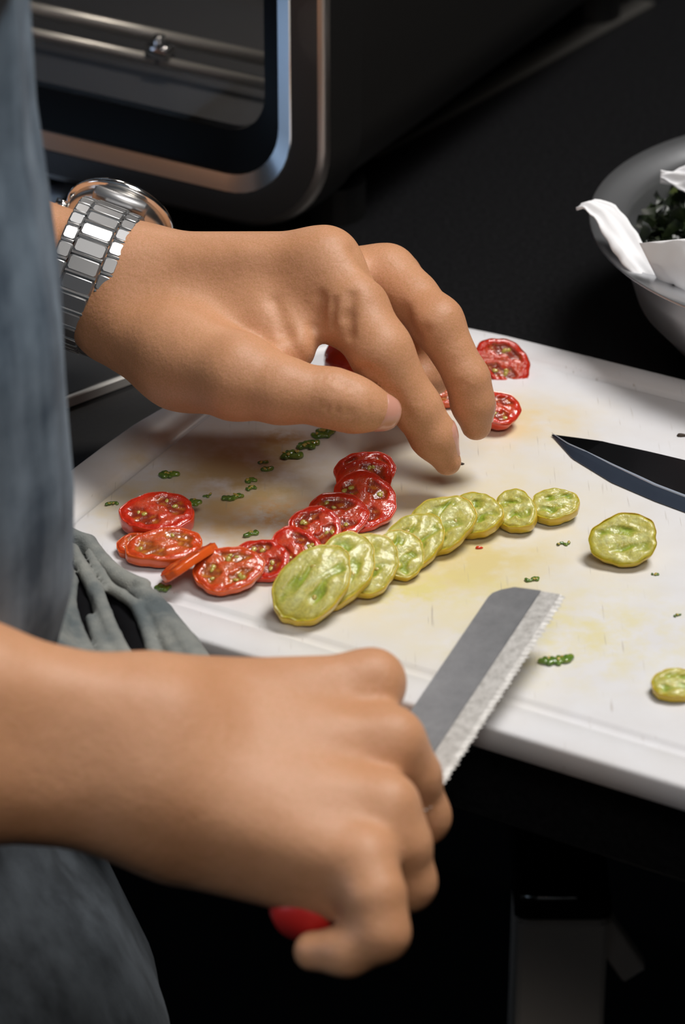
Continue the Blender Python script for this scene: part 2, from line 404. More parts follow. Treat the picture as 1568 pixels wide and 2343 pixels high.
for s in (0.8, 0.55, 0.3, 0.1): loops.append(lift(cen + (Lin - cen) * s, 0.0))
v, f = loft(loops, True, True, True)
board = obj('cutting_board', v, f, M['board'], origin=None)
tag(board, 'large white plastic cutting board with rounded end, juice groove, stains and scratches', 'cutting board')

# ------------------------------------------------------------------ oven
oven = empty('oven', B(745, 568, .005)); oven.location[2] = ZC
tag(oven, 'countertop oven with chrome-trimmed glass door and dark grey frame behind the watch', 'oven')
OC = B(745, 568, .005)                       # lower right corner of the door front (before rounding)
OWd, OHt = 0.42, 0.34
def OV(x, z, n=0.0): return OC + U * (x) + N * n + np.array([0, 0, z])      # x to the left is negative
def oring(l, r, b, t, rad, n, k=10):
    """rounded ring on the oven front: insets from left, right, bottom, top"""
    x0, x1, z0, z1 = -OWd + l, -r, b, OHt - t
    pts = rrect(x1 - x0, z1 - z0, rad, k)
    return [OV((x0 + x1) / 2 + p[0], (z0 + z1) / 2 + p[1], n) for p in pts]
def eq(i, rad, n, b=None): return oring(i, i, i if b is None else b, i, rad, n)
# door frame: dark grey, with a light bevel on its outer edge
v, f = loft([eq(.0035, .040, .0), eq(.0125, .034, -.0012), eq(.0150, .032, -.0012), eq(.0152, .0315, .001)]); obj('door_frame', v, f, M['oven_grey'], oven)
v, f = loft([eq(.0, .042, .0045), eq(.0006, .0415, .0022), eq(.0016, .041, .0008), eq(.0035, .040, .0)]); obj('door_bevel', v, f, M['oven_edge'], oven)
v, f = loft([eq(.0, .042, .0045), eq(-.0008, .042, .016), eq(-.0008, .042, .029), eq(.0008, .042, .0302)]); obj('door_side', v, f, M['oven_body'], oven)
# chrome chamfer around the glass
v, f = loft([eq(.0150, .0315, -.0006), eq(.0158, .031, -.0014), eq(.0225, .026, .0012), eq(.0226, .026, .0052)]); obj('chrome_trim', v, f, M['chrome'], oven)
# black border of the glass and the window pane
v, f = loft([eq(.0224, .026, .0030), oring(.032, .0312, .0405, .035, .019, .0051), oring(.032, .0312, .0405, .035, .019, .011)]); obj('glass_border', v, f, M['oven_black'], oven, True)
for p in oven.children:
    p.data.set_sharp_from_angle(angle=math.radians(40))
x0, x1, z0, z1 = -OWd + .0315, -.0308, .040, OHt - .0345
v, f = box(OV((x0 + x1) / 2, (z0 + z1) / 2, .0068), U, [0, 0, 1], N, (x1 - x0) / 2, (z1 - z0) / 2, .0012)
obj('glass_pane', v, f, M['glass'], oven, False)
# body behind the door (open box)
v, f = loft([eq(.0025, .04, .031), eq(.0012, .041, .0325), eq(.0012, .041, .36), eq(.012, .03, .368)], True, False, True); obj('body', v, f, M['oven_body'], oven)
# cavity
v, f = loft([eq(.026, .012, .012, .034), eq(.024, .012, .30, .030)], True, False, True); obj('cavity', v, f, M['oven_cavity'], oven)
# rack rails seen through the window: front bars run across, rods run back
for k, (px0, py0, px1, py1, n, r) in enumerate(((60, 18, 600, 133, .075, .0032), (60, 75, 600, 190, .055, .0026))):
    def hit(px, py, n):
        r_ = FW + RT * (px - CX) / F + UP * (CY - py) / F
        t = ((OC + N * n - CAM) @ N) / (r_ @ N); return CAM + r_ * t
    a, b = hit(px0, py0, n), hit(px1, py1, n)
    a[2] = b[2] = (a[2] + b[2]) / 2
    dv = (b - a) / np.linalg.norm(b - a)
    v, f = tube([a - dv * .25, b + dv * .004], r, 10); obj('rack_rail', v, f, M['oven_rail'], oven)
a = hit(365, 122, .055)
v, f = merge([tube([a + [0, 0, .008], a - [0, 0, .004]], .0028, 10), box(a + [0, 0, .001], U, N, [0, 0, 1], .006, .004, .0035, .001)]); obj('rail_pin', v, f, M['steel_bright'], oven)
a0, b0 = hit(105, 205, .035), hit(585, 290, .035); a0[2] = b0[2] = (a0[2] + b0[2]) / 2
v, f = tube([a0 - U * .1, b0], .0016, 8); obj('crumb_tray_lip', v, f, M['oven_cavity'], oven)
slot0 = box((0, 0, 0), U, N, [0, 0, 1], .0042, .001, .0014, .0003)
for k in range(14):
    p = b0 - U * (.004 + k * .0108) + np.array([0, 0, -.0055]) - N * .004
    obj('tray_slot', slot0[0] + p, slot0[1], M['oven_rail'], oven, False)
a, b = hit(95, 140, .05), hit(165, 150, .05); c_ = hit(198, 196, .05)
v, f = tube([a - U * .03, a, b, (b + c_) / 2 + [0, 0, .001], c_], .0013, 8); obj('rack_handle', v, f, M['oven_rail'], oven)
for du, dn in ((-.03, .06), (-.39, .06), (-.03, .32), (-.39, .32)):
    p = OC + U * du + N * dn; p[2] = ZC
    v, f = loft([[p + [.014 * math.cos(t), .014 * math.sin(t), z] for t in np.linspace(0, 2 * math.pi, 16, endpoint=False)] for z in (0, .0165)], True, True, True)
    obj('foot', v, f, M['black'], oven, False)
ll = bpy.data.lights.new('oven_fill_light', 'POINT'); ll.energy = 0.9; ll.color = (1, .93, .82); ll.shadow_soft_size = .02  # fill light added inside the oven to brighten the cavity
lo = bpy.data.objects.new('oven_fill_light', ll); COL.objects.link(lo); lo.location = OV(-.12, .26, .12)

# ------------------------------------------------------------------ implicit-surface modelling (millimetres)
class Field:
    """smooth union of tapered capsules, then creases (added) and bumps (subtracted)"""
    def __init__(s): s.groups = []; s.grooves = []
    def group(s, k_in, k_out): s.groups.append((k_in, k_out, [])); return s
    def cap(s, a, b, ra, rb): s.groups[-1][2].append((np.asarray(a, np.float32), np.asarray(b, np.float32), ra, rb)); return s
    def chain(s, pts, rs):
        for i in range(len(pts) - 1): s.cap(pts[i], pts[i + 1], rs[i], rs[i + 1])
        return s
    def groove(s, pts, width, depth):
        pts = [np.asarray(p, np.float32) for p in pts]
        for i in range(len(pts) - 1): s.grooves.append((pts[i], pts[i + 1], width, depth))
        return s
    @staticmethod
    def seg(p, a, b):
        ab = b - a; t = np.clip(((p - a) @ ab) / (ab @ ab + 1e-9), 0, 1)
        return np.linalg.norm(p - a - t[:, None] * ab, axis=1), t
    @staticmethod
    def smin(a, b, k):
        if k <= 0: return np.minimum(a, b)
        h = np.clip(k - np.abs(a - b), 0, None) / k
        return np.minimum(a, b) - h * h * k * 0.25
    def __call__(s, p):
        p = np.asarray(p, np.float32); tot = None
        for k_in, k_out, caps in s.groups:
            g = None
            for a, b, ra, rb in caps:
                d, t = s.seg(p, a, b); d = d - (ra + (rb - ra) * t)
                g = d if g is None else s.smin(g, d, k_in)
            tot = g if tot is None else s.smin(tot, g, k_out)
        for a, b, wd, dp in s.grooves:
            d, _ = s.seg(p, a, b); tot = tot + dp * np.exp(-(d / wd) ** 2)
        return tot
    def grad(s, p, e=0.25):
        g = np.stack([s(p + np.array(v, np.float32) * e) - s(p - np.array(v, np.float32) * e) for v in ((1, 0, 0), (0, 1, 0), (0, 0, 1))], 1) / (2 * e)
        return g
    def surf(s, o, d, tmax=120.0):
        """first surface point along a ray (mm)"""
        d = np.asarray(d, float) / np.linalg.norm(d); t = 0.0; o = np.asarray(o, float)
        for _ in range(90):
            v = float(s((o + d * t)[None])[0])
            if abs(v) < 0.02: break
            t += v * 0.8
            if t > tmax: break
        return o + d * t
def bounds(fn, pad=9.0):
    P_ = [(q, max(ra, rb)) for _, _, caps in fn.groups for a, b, ra, rb in caps for q in (a, b)]
    return np.min([p - r for p, r in P_], 0) - pad, np.max([p + r for p, r in P_], 0) + pad
def mesh_field(fn, lo, hi, h, project=2):
    """surface nets on a grid, evaluated only near the surface"""
    lo = np.asarray(lo, float); Bk = 8
    nb = np.ceil((np.asarray(hi, float) - lo) / h / Bk).astype(int); n = nb * Bk
    cc = np.stack(np.meshgrid(*[(np.arange(k) + .5) * Bk * h for k in nb], indexing='ij'), -1).reshape(-1, 3) + lo
    vals = np.concatenate([fn(cc[i:i + 200000]) for i in range(0, len(cc), 200000)])
    act = np.abs(vals) < Bk * h * 1.15 + 3 * h
    Fd = np.repeat(np.repeat(np.repeat(np.sign(vals).reshape(nb) * 1e3, Bk, 0), Bk, 1), Bk, 2).astype(np.float32)
    off = np.stack(np.meshgrid(*[np.arange(Bk)] * 3, indexing='ij'), -1).reshape(-1, 3)
    bi = np.stack(np.unravel_index(np.nonzero(act)[0], nb), -1) * Bk
    for i in range(0, len(bi), 400):
        ix = (bi[i:i + 400, None, :] + off[None]).reshape(-1, 3)
        Fd[ix[:, 0], ix[:, 1], ix[:, 2]] = fn(ix * h + lo)
    S = Fd < 0
    c = [S[i:n[0] - 1 + i, j:n[1] - 1 + j, k:n[2] - 1 + k] for i in (0, 1) for j in (0, 1) for k in (0, 1)]
    cnt = sum(x.astype(np.int8) for x in c); mixd = (cnt > 0) & (cnt < 8)
    idx = -np.ones(mixd.shape, int); cells = np.argwhere(mixd); idx[mixd] = np.arange(len(cells))
    acc = np.zeros((len(cells), 3)); num = np.zeros(len(cells))
    corners = [(i, j, k) for i in (0, 1) for j in (0, 1) for k in (0, 1)]
    for a in range(8):
        for b in range(a + 1, 8):
            ca, cb = np.array(corners[a]), np.array(corners[b])
            if np.abs(ca - cb).sum() != 1: continue
            fa = Fd[tuple((cells + ca).T)]; fb = Fd[tuple((cells + cb).T)]; m_ = (fa < 0) != (fb < 0)
            t = np.clip(fa[m_] / (fa[m_] - fb[m_]), 0, 1)
            acc[m_] += ca + (cb - ca) * t[:, None]; num[m_] += 1
    V = (cells + acc / num[:, None]) * h + lo
    faces = []
    for ax in range(3):
        o1, o2 = [(1, 2), (2, 0), (0, 1)][ax]
        sl = [slice(1, n[q] - 1) for q in range(3)]
        a_ = S[sl[0], sl[1], sl[2]]; s2 = list(sl); s2[ax] = slice(2, n[ax]); b_ = S[s2[0], s2[1], s2[2]]
        e = np.argwhere(a_ != b_) + 1; inside = S[tuple(e.T)]
        d1 = np.zeros(3, int); d1[o1] = 1; d2 = np.zeros(3, int); d2[o2] = 1
        ok = e[:, ax] < n[ax] - 1; e = e[ok]; inside = inside[ok]
        q = np.stack([idx[tuple((e - d1 - d2).T)], idx[tuple((e - d2).T)], idx[tuple(e.T)], idx[tuple((e - d1).T)]], 1)
        q[~inside] = q[~inside][:, ::-1]; q = q[(q >= 0).all(1)]; faces.append(q)
    for _ in range(project):
        f0 = fn(V); g = fn.grad(V); V = V - (f0 / np.maximum((g * g).sum(1), .2))[:, None] * g * 0.9
    return V, np.concatenate(faces)

def J(px, py, d):                 # joint position in mm
    return W(px, py, d / 1000.0) * 1000.0
def JS(*a): return [J(*q) for q in a]

# ------------------------------------------------------------------ the cook
# left hand (above the tomatoes), seen from the thumb side
L = Field()
wr = J(250, 655, 36); el = J(-900, 250, 120)
adir = (wr - el) / np.linalg.norm(wr - el)
sidev = FW * 1.0 - adir * (FW @ adir); sidev /= np.linalg.norm(sidev)       # across the wrist, mostly along the view
tilt = np.cross(adir, sidev)
L.group(14, 16)
for s_ in (-1, 1):
    L.cap(wr + sidev * 9 * s_ + adir * 6, wr + sidev * 11 * s_ - adir * 60, 20.3, 21.5)
    L.cap(wr + sidev * 11 * s_ - adir * 60, el + sidev * 12 * s_, 21.5, 35)
L_MCP = dict(i=J(742, 603, 2), m=J(884, 632, 22), r=J(900, 640, 42), p=J(868, 650, 60))
L.group(10, 16)
L.cap(wr + J(0, 0, 0) * 0 + (J(285, 640, 22) - wr), L_MCP['i'], 17.5, 11.6)
L.cap(J(285, 650, 34), L_MCP['m'], 17.0, 10.4)
L.cap(J(285, 660, 46), L_MCP['r'], 16.0, 10.0)
L.cap(J(280, 665, 56), L_MCP['p'], 14.0, 9.4)
# index, middle, ring and little fingers
L.group(4, 9).chain(JS((742, 603, 2), (812, 700, -7), (872, 805, -14), (955, 935, -9), (992, 998, -5), (1024, 1056, 0)), (11.6, 11.2, 10.9, 8.3, 7.8, 5.0))
L.group(4, 7).chain(JS((884, 632, 22), (940, 680, 14), (1000, 738, 4), (1071, 868, 4), (1082, 922, 7), (1090, 972, 11)), (10.4, 9.4, 9.2, 7.4, 7.3, 5.6))
L.group(4, 5).chain(JS((900, 640, 42), (985, 765, 38), (985, 855, 38), (930, 880, 30)), (10.0, 8.4, 7.4, 6.0))
L.group(4, 5).chain(JS((868, 650, 60), (935, 745, 62), (930, 800, 58), (890, 800, 50)), (9.2, 7.6, 6.8, 5.6))
# ball of the thumb and the web
L.group(9, 10)
L.cap(J(270, 740, 16), J(420, 820, -2), 15.5, 17.0)
L.cap(J(420, 820, -2), J(545, 862, -20), 17.0, 15.6)
L.cap(J(430, 750, 12), J(600, 735, 4), 17.0, 12.0)
L.cap(J(600, 725, 4), J(706, 690, 4), 12.0, 9.0)
L.cap(J(640, 765, -2), J(668, 798, -8), 9.5, 6.5)
L.cap(J(696, 700, 2), J(674, 800, -8), 7.0, 5.0)
L.cap(J(735, 680, 3), J(796, 742, -5), 9.0, 6.5)
# thumb
L.group(5, 2.2).chain(JS((545, 862, -20), (640, 892, -25), (762, 911, -26), (815, 927, -25), (876, 942, -22)), (15.4, 11.2, 9.7, 8.9, 6.6))
def LG(px, wd, dp):              # a crease drawn where the photograph shows one: pixel path pushed onto the surface
    pts = []
    for (a, b) in px:
        o = W(a, b, -0.12) * 1000.0; r = W(a, b, 0.1) * 1000.0 - o
        pts.append(CURF.surf(o, r))
    CURF.groove(pts, wd, dp)
CURF = L
for args in (([(815, 575), (860, 635), (915, 715), (952, 772)], 3.2, 1.1),           # between index and middle
             ([(628, 690), (655, 760), (682, 815)], 2.4, 1.3),                       # web of the thumb
             ([(734, 680), (728, 720), (722, 745)], 2.0, 1.6), ([(765, 690), (760, 745)], 1.5, 1.0), ([(803, 680), (796, 725), (800, 765)], 2.2, 1.7),
             ([(745, 690), (742, 750)], 1.4, 0.6),
             ([(778, 865), (770, 945)], 1.2, 0.8), ([(760, 862), (748, 940)], 1.0, 0.6), ([(797, 876), (792, 950)], 1.1, 0.7), ([(742, 862), (730, 930)], 1.0, 0.45), ([(812, 885), (806, 950)], 1.0, 0.5), ([(722, 865), (712, 920)], 1.0, 0.3),
             ([(850, 925), (838, 965)], 1.0, 0.5),
             ([(903, 900), (935, 955)], 2.0, 0.8), ([(1022, 880), (1060, 880)], 1.8, 0.5),
             ([(815, 850), (840, 845), (868, 858)], 2.0, 0.7),
             ([(950, 770), (975, 755)], 2.0, 0.7),
             ([(950, 640), (1000, 690)], 4.0, 0.35)):
    LG(*args)
# tendons and knuckle (raised)
LG([(430, 590), (560, 580), (680, 575)], 5.0, -0.5)

# right hand (holding the serrated knife)
R = Field()
rw = J(330, 1738, -190); rel = J(-1300, 1500, -235)
rd = (rw - rel) / np.linalg.norm(rw - rel)
rs = -(UP - rd * (UP @ rd)); rs /= np.linalg.norm(rs)         # across the wrist, down the picture
R.group(14, 18)
for s_ in (-1, 1):
    R.cap(rw + rs * 9.5 * s_, rw + rs * 11.5 * s_ - rd * 60, 18.6, 20.5)
    R.cap(rw + rs * 11.5 * s_ - rd * 60, rel + rs * 10 * s_, 20.5, 38)
R_MCP = dict(i=J(850, 1562, -158), m=J(893, 1700, -174), r=J(880, 1850, -192), p=J(828, 1975, -206))
R.group(13, 17)
R.cap(J(360, 1635, -178), R_MCP['i'], 16.5, 9.0)
R.cap(J(360, 1700, -186), R_MCP['m'], 16.0, 9.6)
R.cap(J(360, 1775, -192), R_MCP['r'], 16.0, 10.0)
R.cap(J(360, 1835, -194), R_MCP['p'], 15.0, 9.6)
R.cap(J(430, 1925, -186), J(765, 2044, -198), 13.5, 8.6)       # heel of the hand
R.cap(J(450, 1660, -160), J(740, 1700, -145), 18.0, 11.0)      # palm and thumb side (hidden)
R.group(4, 8).chain(JS((850, 1562, -158), (850, 1618, -120), (862, 1680, -112), (850, 1720, -118)), (9.0, 8.4, 7.6, 6.0))
R.group(4, 7).chain(JS((893, 1700, -174), (940, 1775, -168), (966, 1868, -160), (915, 1905, -138), (860, 1870, -132)), (9.6, 8.8, 8.3, 7.6, 6.2))
R.group(4, 5).chain(JS((880, 1850, -192), (915, 1930, -192), (931, 2018, -187), (870, 2055, -164), (800, 2010, -155)), (10.0, 9.0, 8.4, 7.4, 6.0))
R.group(4, 5).chain(JS((828, 1975, -206), (855, 2050, -211), (868, 2132, -212), (795, 2176, -210), (718, 2176, -206)), (9.6, 9.0, 8.5, 7.0, 6.0))
R.group(5, 6).chain(JS((520, 1660, -150), (700, 1720, -125), (800, 1740, -118), (860, 1660, -110)), (14.0, 11.0, 9.6, 8.0))   # thumb, on the far side of the handle
CURF = R
for args in (([(945, 1735), (960, 1800), (985, 1900)], 3.4, 1.0),
             ([(890, 1640), (925, 1650)], 4.0, 0.9),
             ([(905, 1870), (920, 1940), (960, 2050)], 3.2, 1.1),
             ([(448, 1585), (485, 1612), (515, 1645)], 3.4, 1.3), ([(470, 1680), (420, 1730), (380, 1760)], 6.0, 0.8),
             ([(840, 1545), (855, 1560)], 3.0, 0.4),
             ([(900, 1755), (925, 1800)], 5.0, 0.8), ([(870, 1900), (890, 1960)], 5.0, 0.8)):
    LG(*args)

TC = np.array([-0.241, -0.093, 0.0]) + U * .0012            # centre of the torso
# coarse body: trunk, neck, upper arms, head (outside the picture, hidden in clothes)
Bd = Field()
sl, sr = TC + U * -0.185 + [0, 0, .44], TC + U * 0.185 + [0, 0, .44]
mm = lambda p: np.asarray(p, float) * 1000
Bd.group(60, 60)
Bd.cap(mm(TC + U * -.06 + [0, 0, -.02]), mm(TC + U * -.08 + [0, 0, .40]), 76, 78).cap(mm(TC + U * .06 + [0, 0, -.02]), mm(TC + U * .08 + [0, 0, .40]), 76, 78)
Bd.group(30, 60).cap(mm(sl), el, 56, 37).cap(mm(sr), rel, 56, 40)
Bd.group(20, 40).cap(mm(TC + [0, 0, .46]), mm(TC + N * .05 + [0, 0, .60]), 58, 55)
Bd.group(30, 25).cap(mm(TC + N * .06 + [0, 0, .70]), mm(TC + N * .09 + [0, 0, .62]), 88, 70)
vb, fb = mesh_field(Bd, (-620, -420, -150), (140, 220, 820), 9.0, 1)
vl, fl = mesh_field(L, *bounds(L), 1.3, 2)
vr, fr_ = mesh_field(R, *bounds(R), 1.4, 2)
cook = empty('person', (TC[0], TC[1], ZF))
tag(cook, 'person in a denim shirt holding a serrated knife, steel watch on the left wrist', 'person')
v, f = merge([(vb / 1000, fb), (vl / 1000, fl), (vr / 1000, fr_)])
obj('body', v, f, M['skin'], cook)

def nail(field, base, tip, outdir, wd, ln_, name):
    base, tip = np.asarray(base, float), np.asarray(tip, float)
    ax = (tip - base); ax /= np.linalg.norm(ax); od = np.asarray(outdir, float); od -= ax * (od @ ax); od /= np.linalg.norm(od); sd = np.cross(ax, od)
    nu, nv = 9, 9; vs = []
    for i in range(nu):
        for j in range(nv):
            s = i / (nu - 1); t = 2 * j / (nv - 1) - 1
            wv = wd * (1 - 0.25 * s ** 3) * (0.75 + .25 * min(1, s * 4))
            a = math.radians(62) * t * wv / wd
            o = base + (tip - base) * s
            d = od * math.cos(a) + sd * math.sin(a)
            p = field.surf(o + d * 11, -d)
            vs.append((p + d * (0.35 if 0 < i and abs(t) < .99 else -0.3)) / 1000)
    fs = [(i * nv + j, i * nv + j + 1, (i + 1) * nv + j + 1, (i + 1) * nv + j) for i in range(nu - 1) for j in range(nv - 1)]
    obj(name, vs, fs, M['nail'], cook)
nail(L, J(845, 932, -20), J(884, 944, -16), J(900, 985, -60) - J(865, 940, -18), 7, 9, 'fingernail')
nail(L, J(985, 985, -5), J(1024, 1050, 0), J(1120, 960, -2) - J(1010, 1020, -2), 6, 9, 'fingernail')
nail(L, J(1083, 925, 7), J(1090, 970, 11), J(1200, 920, 20) - J(1086, 950, 9), 6, 9, 'fingernail')

# ---- clothes (children of the person)
def ellring(c, a, b, z, n, fn=None):
    out = []
    for k in range(n):
        t = 2 * math.pi * k / n; r = 1 + (fn(t, z) if fn else 0)
        out.append(np.array([c[0], c[1], z]) + (U * a * math.cos(t) + N * b * math.sin(t)) * r)
    return out
rng = np.random.RandomState(4)
ph = rng.rand(8) * 6.28
def folds(t, z):
    return 0.010 * math.sin(9 * t + ph[0] + 2 * math.sin(5 * z)) + 0.006 * math.sin(17 * t + ph[1] + 6 * z) + 0.004 * math.sin(31 * t + ph[2] - 9 * z)
prof = [(0.022, .146, .092), (.034, .160, .100), (.060, .168, .104), (.095, .1705, .106), (.120, .170, .106), (.150, .170, .106), (.180, .167, .104), (.21, .164, .101), (.26, .164, .098), (.33, .17, .095), (.40, .185, .10), (.45, .17, .09), (.49, .10, .075), (.50, .075, .07)]
zs = np.linspace(.022, .50, 60); pa = np.interp(zs, [q[0] for q in prof], [q[1] for q in prof]); pb = np.interp(zs, [q[0] for q in prof], [q[2] for q in prof])
Lp = [ellring(TC, a * .965, b * .965, z, 160, folds) for a, b, z in ((pa[3], pb[3], .075), (pa[0], pb[0], .024))]
Lp += [ellring(TC, a, b, z, 160, folds) for a, b, z in zip(pa, pb, zs)]
v, f = loft(Lp); obj('shirt', v, f, M['denim'], cook)
for s_, e_ in ((sl, el / 1000), (sr, rel / 1000)):
    q = s_ + (e_ - s_) * .5
    v, f = tube([s_ - [0, 0, -.02], s_ + (e_ - s_) * .1, s_ + (e_ - s_) * .3, q, q - (e_ - s_) * .02], [.062, .072, .070, .066, .060], 24); obj('sleeve', v, f, M['denim'], cook)
# trousers: waist to ankles
pz = [(.055, .142, .090), (.0, .150, .105), (-.03, .156, .110), (-.0477, .164, .116), (-.069, .181, .128), (-.111, .1985, .140), (-.18, .206, .146)]
zs = np.linspace(.055, -.18, 40); pa = np.interp(-zs, [-q[0] for q in pz], [q[1] for q in pz]); pb = np.interp(-zs, [-q[0] for q in pz], [q[2] for q in pz])
tc2 = TC - N * 0.012
Lp = [ellring(tc2, a, b, z, 120, lambda t, z: .6 * folds(t, z)) for a, b, z in zip(pa, pb, zs)]
trousers = [loft(Lp, True, True, True)]
for s_ in (-1, 1):
    c0_ = tc2 + U * .095 * s_
    trousers.append(loft([ellring(c0_ + N * dn, a, a * 1.1, z, 40, lambda t, z: .02 * math.sin(5 * t + 40 * z)) for z, a, dn in ((-.14, .098, 0), (-.3, .09, .0), (-.5, .07, .01), (-.7, .062, .0), (-.88, .06, -.01))], True, True, True))
v, f = merge(trousers); obj('trousers', v, f, M['denim_dark'], cook)
for s_ in (-1, 1):
    c0_ = tc2 + U * .095 * s_ + N * .05
    v, f = loft([ellring(c0_, a, b, z, 24) for z, a, b in ((ZF + .001, .045, .13), (ZF + .02, .047, .135), (ZF + .05, .043, .12), (ZF + .075, .036, .07))], True, True, True); obj('shoe', v, f, M['black'], cook)

# gathered denim folds pushed over the board's near left corner
Cl = Field()
def q3(px, py, z):
    return B(px, py, z / 1000.0) * 1000.0
paths = [([(110, 1225, 5), (165, 1285, 4), (200, 1330, 4)], [4, 4, 4]),
         ([(120, 1212, 10), (160, 1232, 9), (200, 1245, 8), (235, 1288, 7), (272, 1322, 6.5), (322, 1352, 6), (362, 1412, 6), (412, 1490, 5), (440, 1545, 4)], [4.2, 3.6, 3.4, 3.2, 3.4, 4.4, 5.6, 7.2, 8.5]),
         ([(322, 1352, 5), (355, 1385, 4), (400, 1450, 3), (440, 1520, 3)], [2.4, 3.0, 4.0, 5]),
         ([(200, 1262, 11), (228, 1310, 10.5), (250, 1345, 10), (280, 1362, 9.5), (309, 1384, 9), (331, 1430, 8), (348, 1485, 7), (362, 1545, 6)], [1.6, 1.9, 2.0, 2.0, 2.0, 2.2, 2.3, 2.4]),
         ([(140, 1240, 12), (165, 1262, 12), (190, 1302, 11.5), (218, 1352, 11), (236, 1408, 10.5), (256, 1458, 10), (280, 1505, 9), (300, 1560, 8)], [2.4, 2.6, 2.5, 2.9, 3.2, 3.4, 3.6, 4]),
         ([(215, 1420, 10), (235, 1480, 9), (250, 1550, 8)], [3.0, 3.6, 4.2]),
         ([(120, 1262, 14), (148, 1290, 14), (164, 1330, 13.5), (160, 1385, 13), (172, 1440, 12.5), (195, 1500, 12), (210, 1550, 10)], [2.4, 2.4, 2.2, 2.2, 2.8, 3.6, 4]),
         ([(150, 1300, 16), (125, 1345, 18), (90, 1385, 20), (50, 1430, 22), (20, 1470, 22)], [2.6, 3.4, 4.0, 4.4, 5]),
         ([(160, 1400, 14), (140, 1430, 15), (100, 1480, 15)], [2.4, 3.2, 5]),
         ([(130, 1400, 12), (110, 1450, 12), (150, 1540, 10)], [6, 7, 9]),
         ([(40, 1330, 8), (20, 1450, 12), (90, 1530, 10)], [16, 17, 14])]
for pth, rr in paths:
    Cl.group(1.0, 1.1).chain([q3(*p) for p in pth], rr)
CURF = Cl
for args in (([(176, 1240), (206, 1268), (226, 1300)], 1.2, 1.2), ([(360, 1350), (345, 1345), (300, 1340)], 1.3, 1.2), ([(380, 1430), (420, 1500)], 1.6, 1.0), ([(340, 1370), (380, 1400)], 1.6, .9),
             ([(120, 1370), (70, 1440)], 1.8, 1.0), ([(205, 1370), (232, 1450)], 1.5, .9)):
    LG(*args)
vc, fc = mesh_field(Cl, (-190, -180, -30), (-20, 30, 70), 1.3, 1)
obj('shirt_tail', vc / 1000, fc, M['denim_grey'], cook)
Li = Field(); Li.group(3, 3)  # black filler under the folds, standing in for shade in their gaps
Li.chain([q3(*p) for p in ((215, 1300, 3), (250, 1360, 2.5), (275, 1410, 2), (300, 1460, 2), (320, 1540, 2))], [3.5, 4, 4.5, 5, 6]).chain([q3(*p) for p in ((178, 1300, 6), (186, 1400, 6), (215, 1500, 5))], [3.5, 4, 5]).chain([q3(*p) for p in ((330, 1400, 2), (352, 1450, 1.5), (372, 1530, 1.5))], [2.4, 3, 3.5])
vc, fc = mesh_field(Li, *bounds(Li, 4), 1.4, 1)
obj('fold_gap_shade', vc / 1000, fc, M['fold_shade'], cook)

# ------------------------------------------------------------------ wrist watch
def wrist_loop(center, ax, n, off):
    a = np.cross(ax, [0, 0, 1.0]); a /= np.linalg.norm(a); b = np.cross(ax, a); out = []
    for k in range(n):
        t = 2 * math.pi * k / n; d = a * math.cos(t) + b * math.sin(t)
        out.append(L.surf(center + d * 60, -d) + d * off)
    return np.array(out), a, b
watch = empty('wrist_watch', tuple((wr - adir * 14) / 1000))
tag(watch, 'steel wrist watch with a three-row link bracelet on the left wrist', 'watch')
wc = J(206, 638, 40)
bax = RT * .938 - UP * .347                                     # the bracelet sits loosely, square to the arm as seen
lp, wa, wb = wrist_loop(wc, bax, 240, 2.5)
lp = np.stack([sum(np.roll(lp[:, q], s) for s in range(-8, 9)) / 17 for q in range(3)], 1)
per = np.concatenate([[0], np.cumsum(np.linalg.norm(np.roll(lp, -1, 0) - lp, axis=1))]); tot = per[-1]
def at_len(s):
    s = s % tot; return np.array([np.interp(s, per, np.append(lp[:, q], lp[0, q])) for q in range(3)])
upk = int(np.argmax(lp @ (UP * .95 + FW * .55)))               # where the case sits: back of the wrist
s0 = per[upk]
def frame(s):
    p = at_len(s); t = at_len(s + 1.5) - at_len(s - 1.5); t /= np.linalg.norm(t); o = np.cross(t, bax)
    if o @ (p - wc) < 0: o = -o
    return p, t, o
pitch = 6.4; ncov = int((tot - 40) / pitch)
for k in range(ncov):
    s = s0 + 20 + (k + .5) * (tot - 40) / ncov
    st = (tot - 40) / ncov
    p, t, o = frame(s)
    v, f = box(p / 1000 + o * .0003, bax, t, o, .0060, st * .47e-3, .0016, .0007); obj('centre_link', v, f, M['steel_brushed'], watch, True)
    for sg in (-1, 1):
        p2, t2, o2 = frame(s + st * .5)
        v, f = box(p2 / 1000 + bax * .0088 * sg, bax, t2, o2, .0027, st * .46e-3, .0015, .0006); obj('side_link', v, f, M['steel_brushed'], watch, True)
        v, f = tube([p2 / 1000 + t2 * st * .5e-3 + bax * (.0088 * sg - .0023) + o2 * .0006, p2 / 1000 + t2 * st * .5e-3 + bax * (.0088 * sg + .0023) + o2 * .0006], .00085, 8); obj('link_pin', v, f, M['steel_bright'], watch)
    v, f = tube([p / 1000 + t * st * .5e-3 - bax * .0058 + o * .0010, p / 1000 + t * st * .5e-3 + bax * .0058 + o * .0010], .00095, 8); obj('link_pin', v, f, M['steel_bright'], watch)
for c_ in watch.children: c_.data.set_sharp_from_angle(angle=math.radians(35))
p, t, o = frame(s0)
p = p / 1000
def disc(profile, n=48):
    return loft([[p + o * h + (bax * math.cos(a) + t * math.sin(a)) * r for a in np.linspace(0, 2 * math.pi, n, endpoint=False)] for r, h in profile], True, True, True)
v, f = disc([(.016, -.002), (.0195, .0), (.0200, .003), (.0198, .006), (.0185, .0075)]); obj('case', v, f, M['steel'], watch)
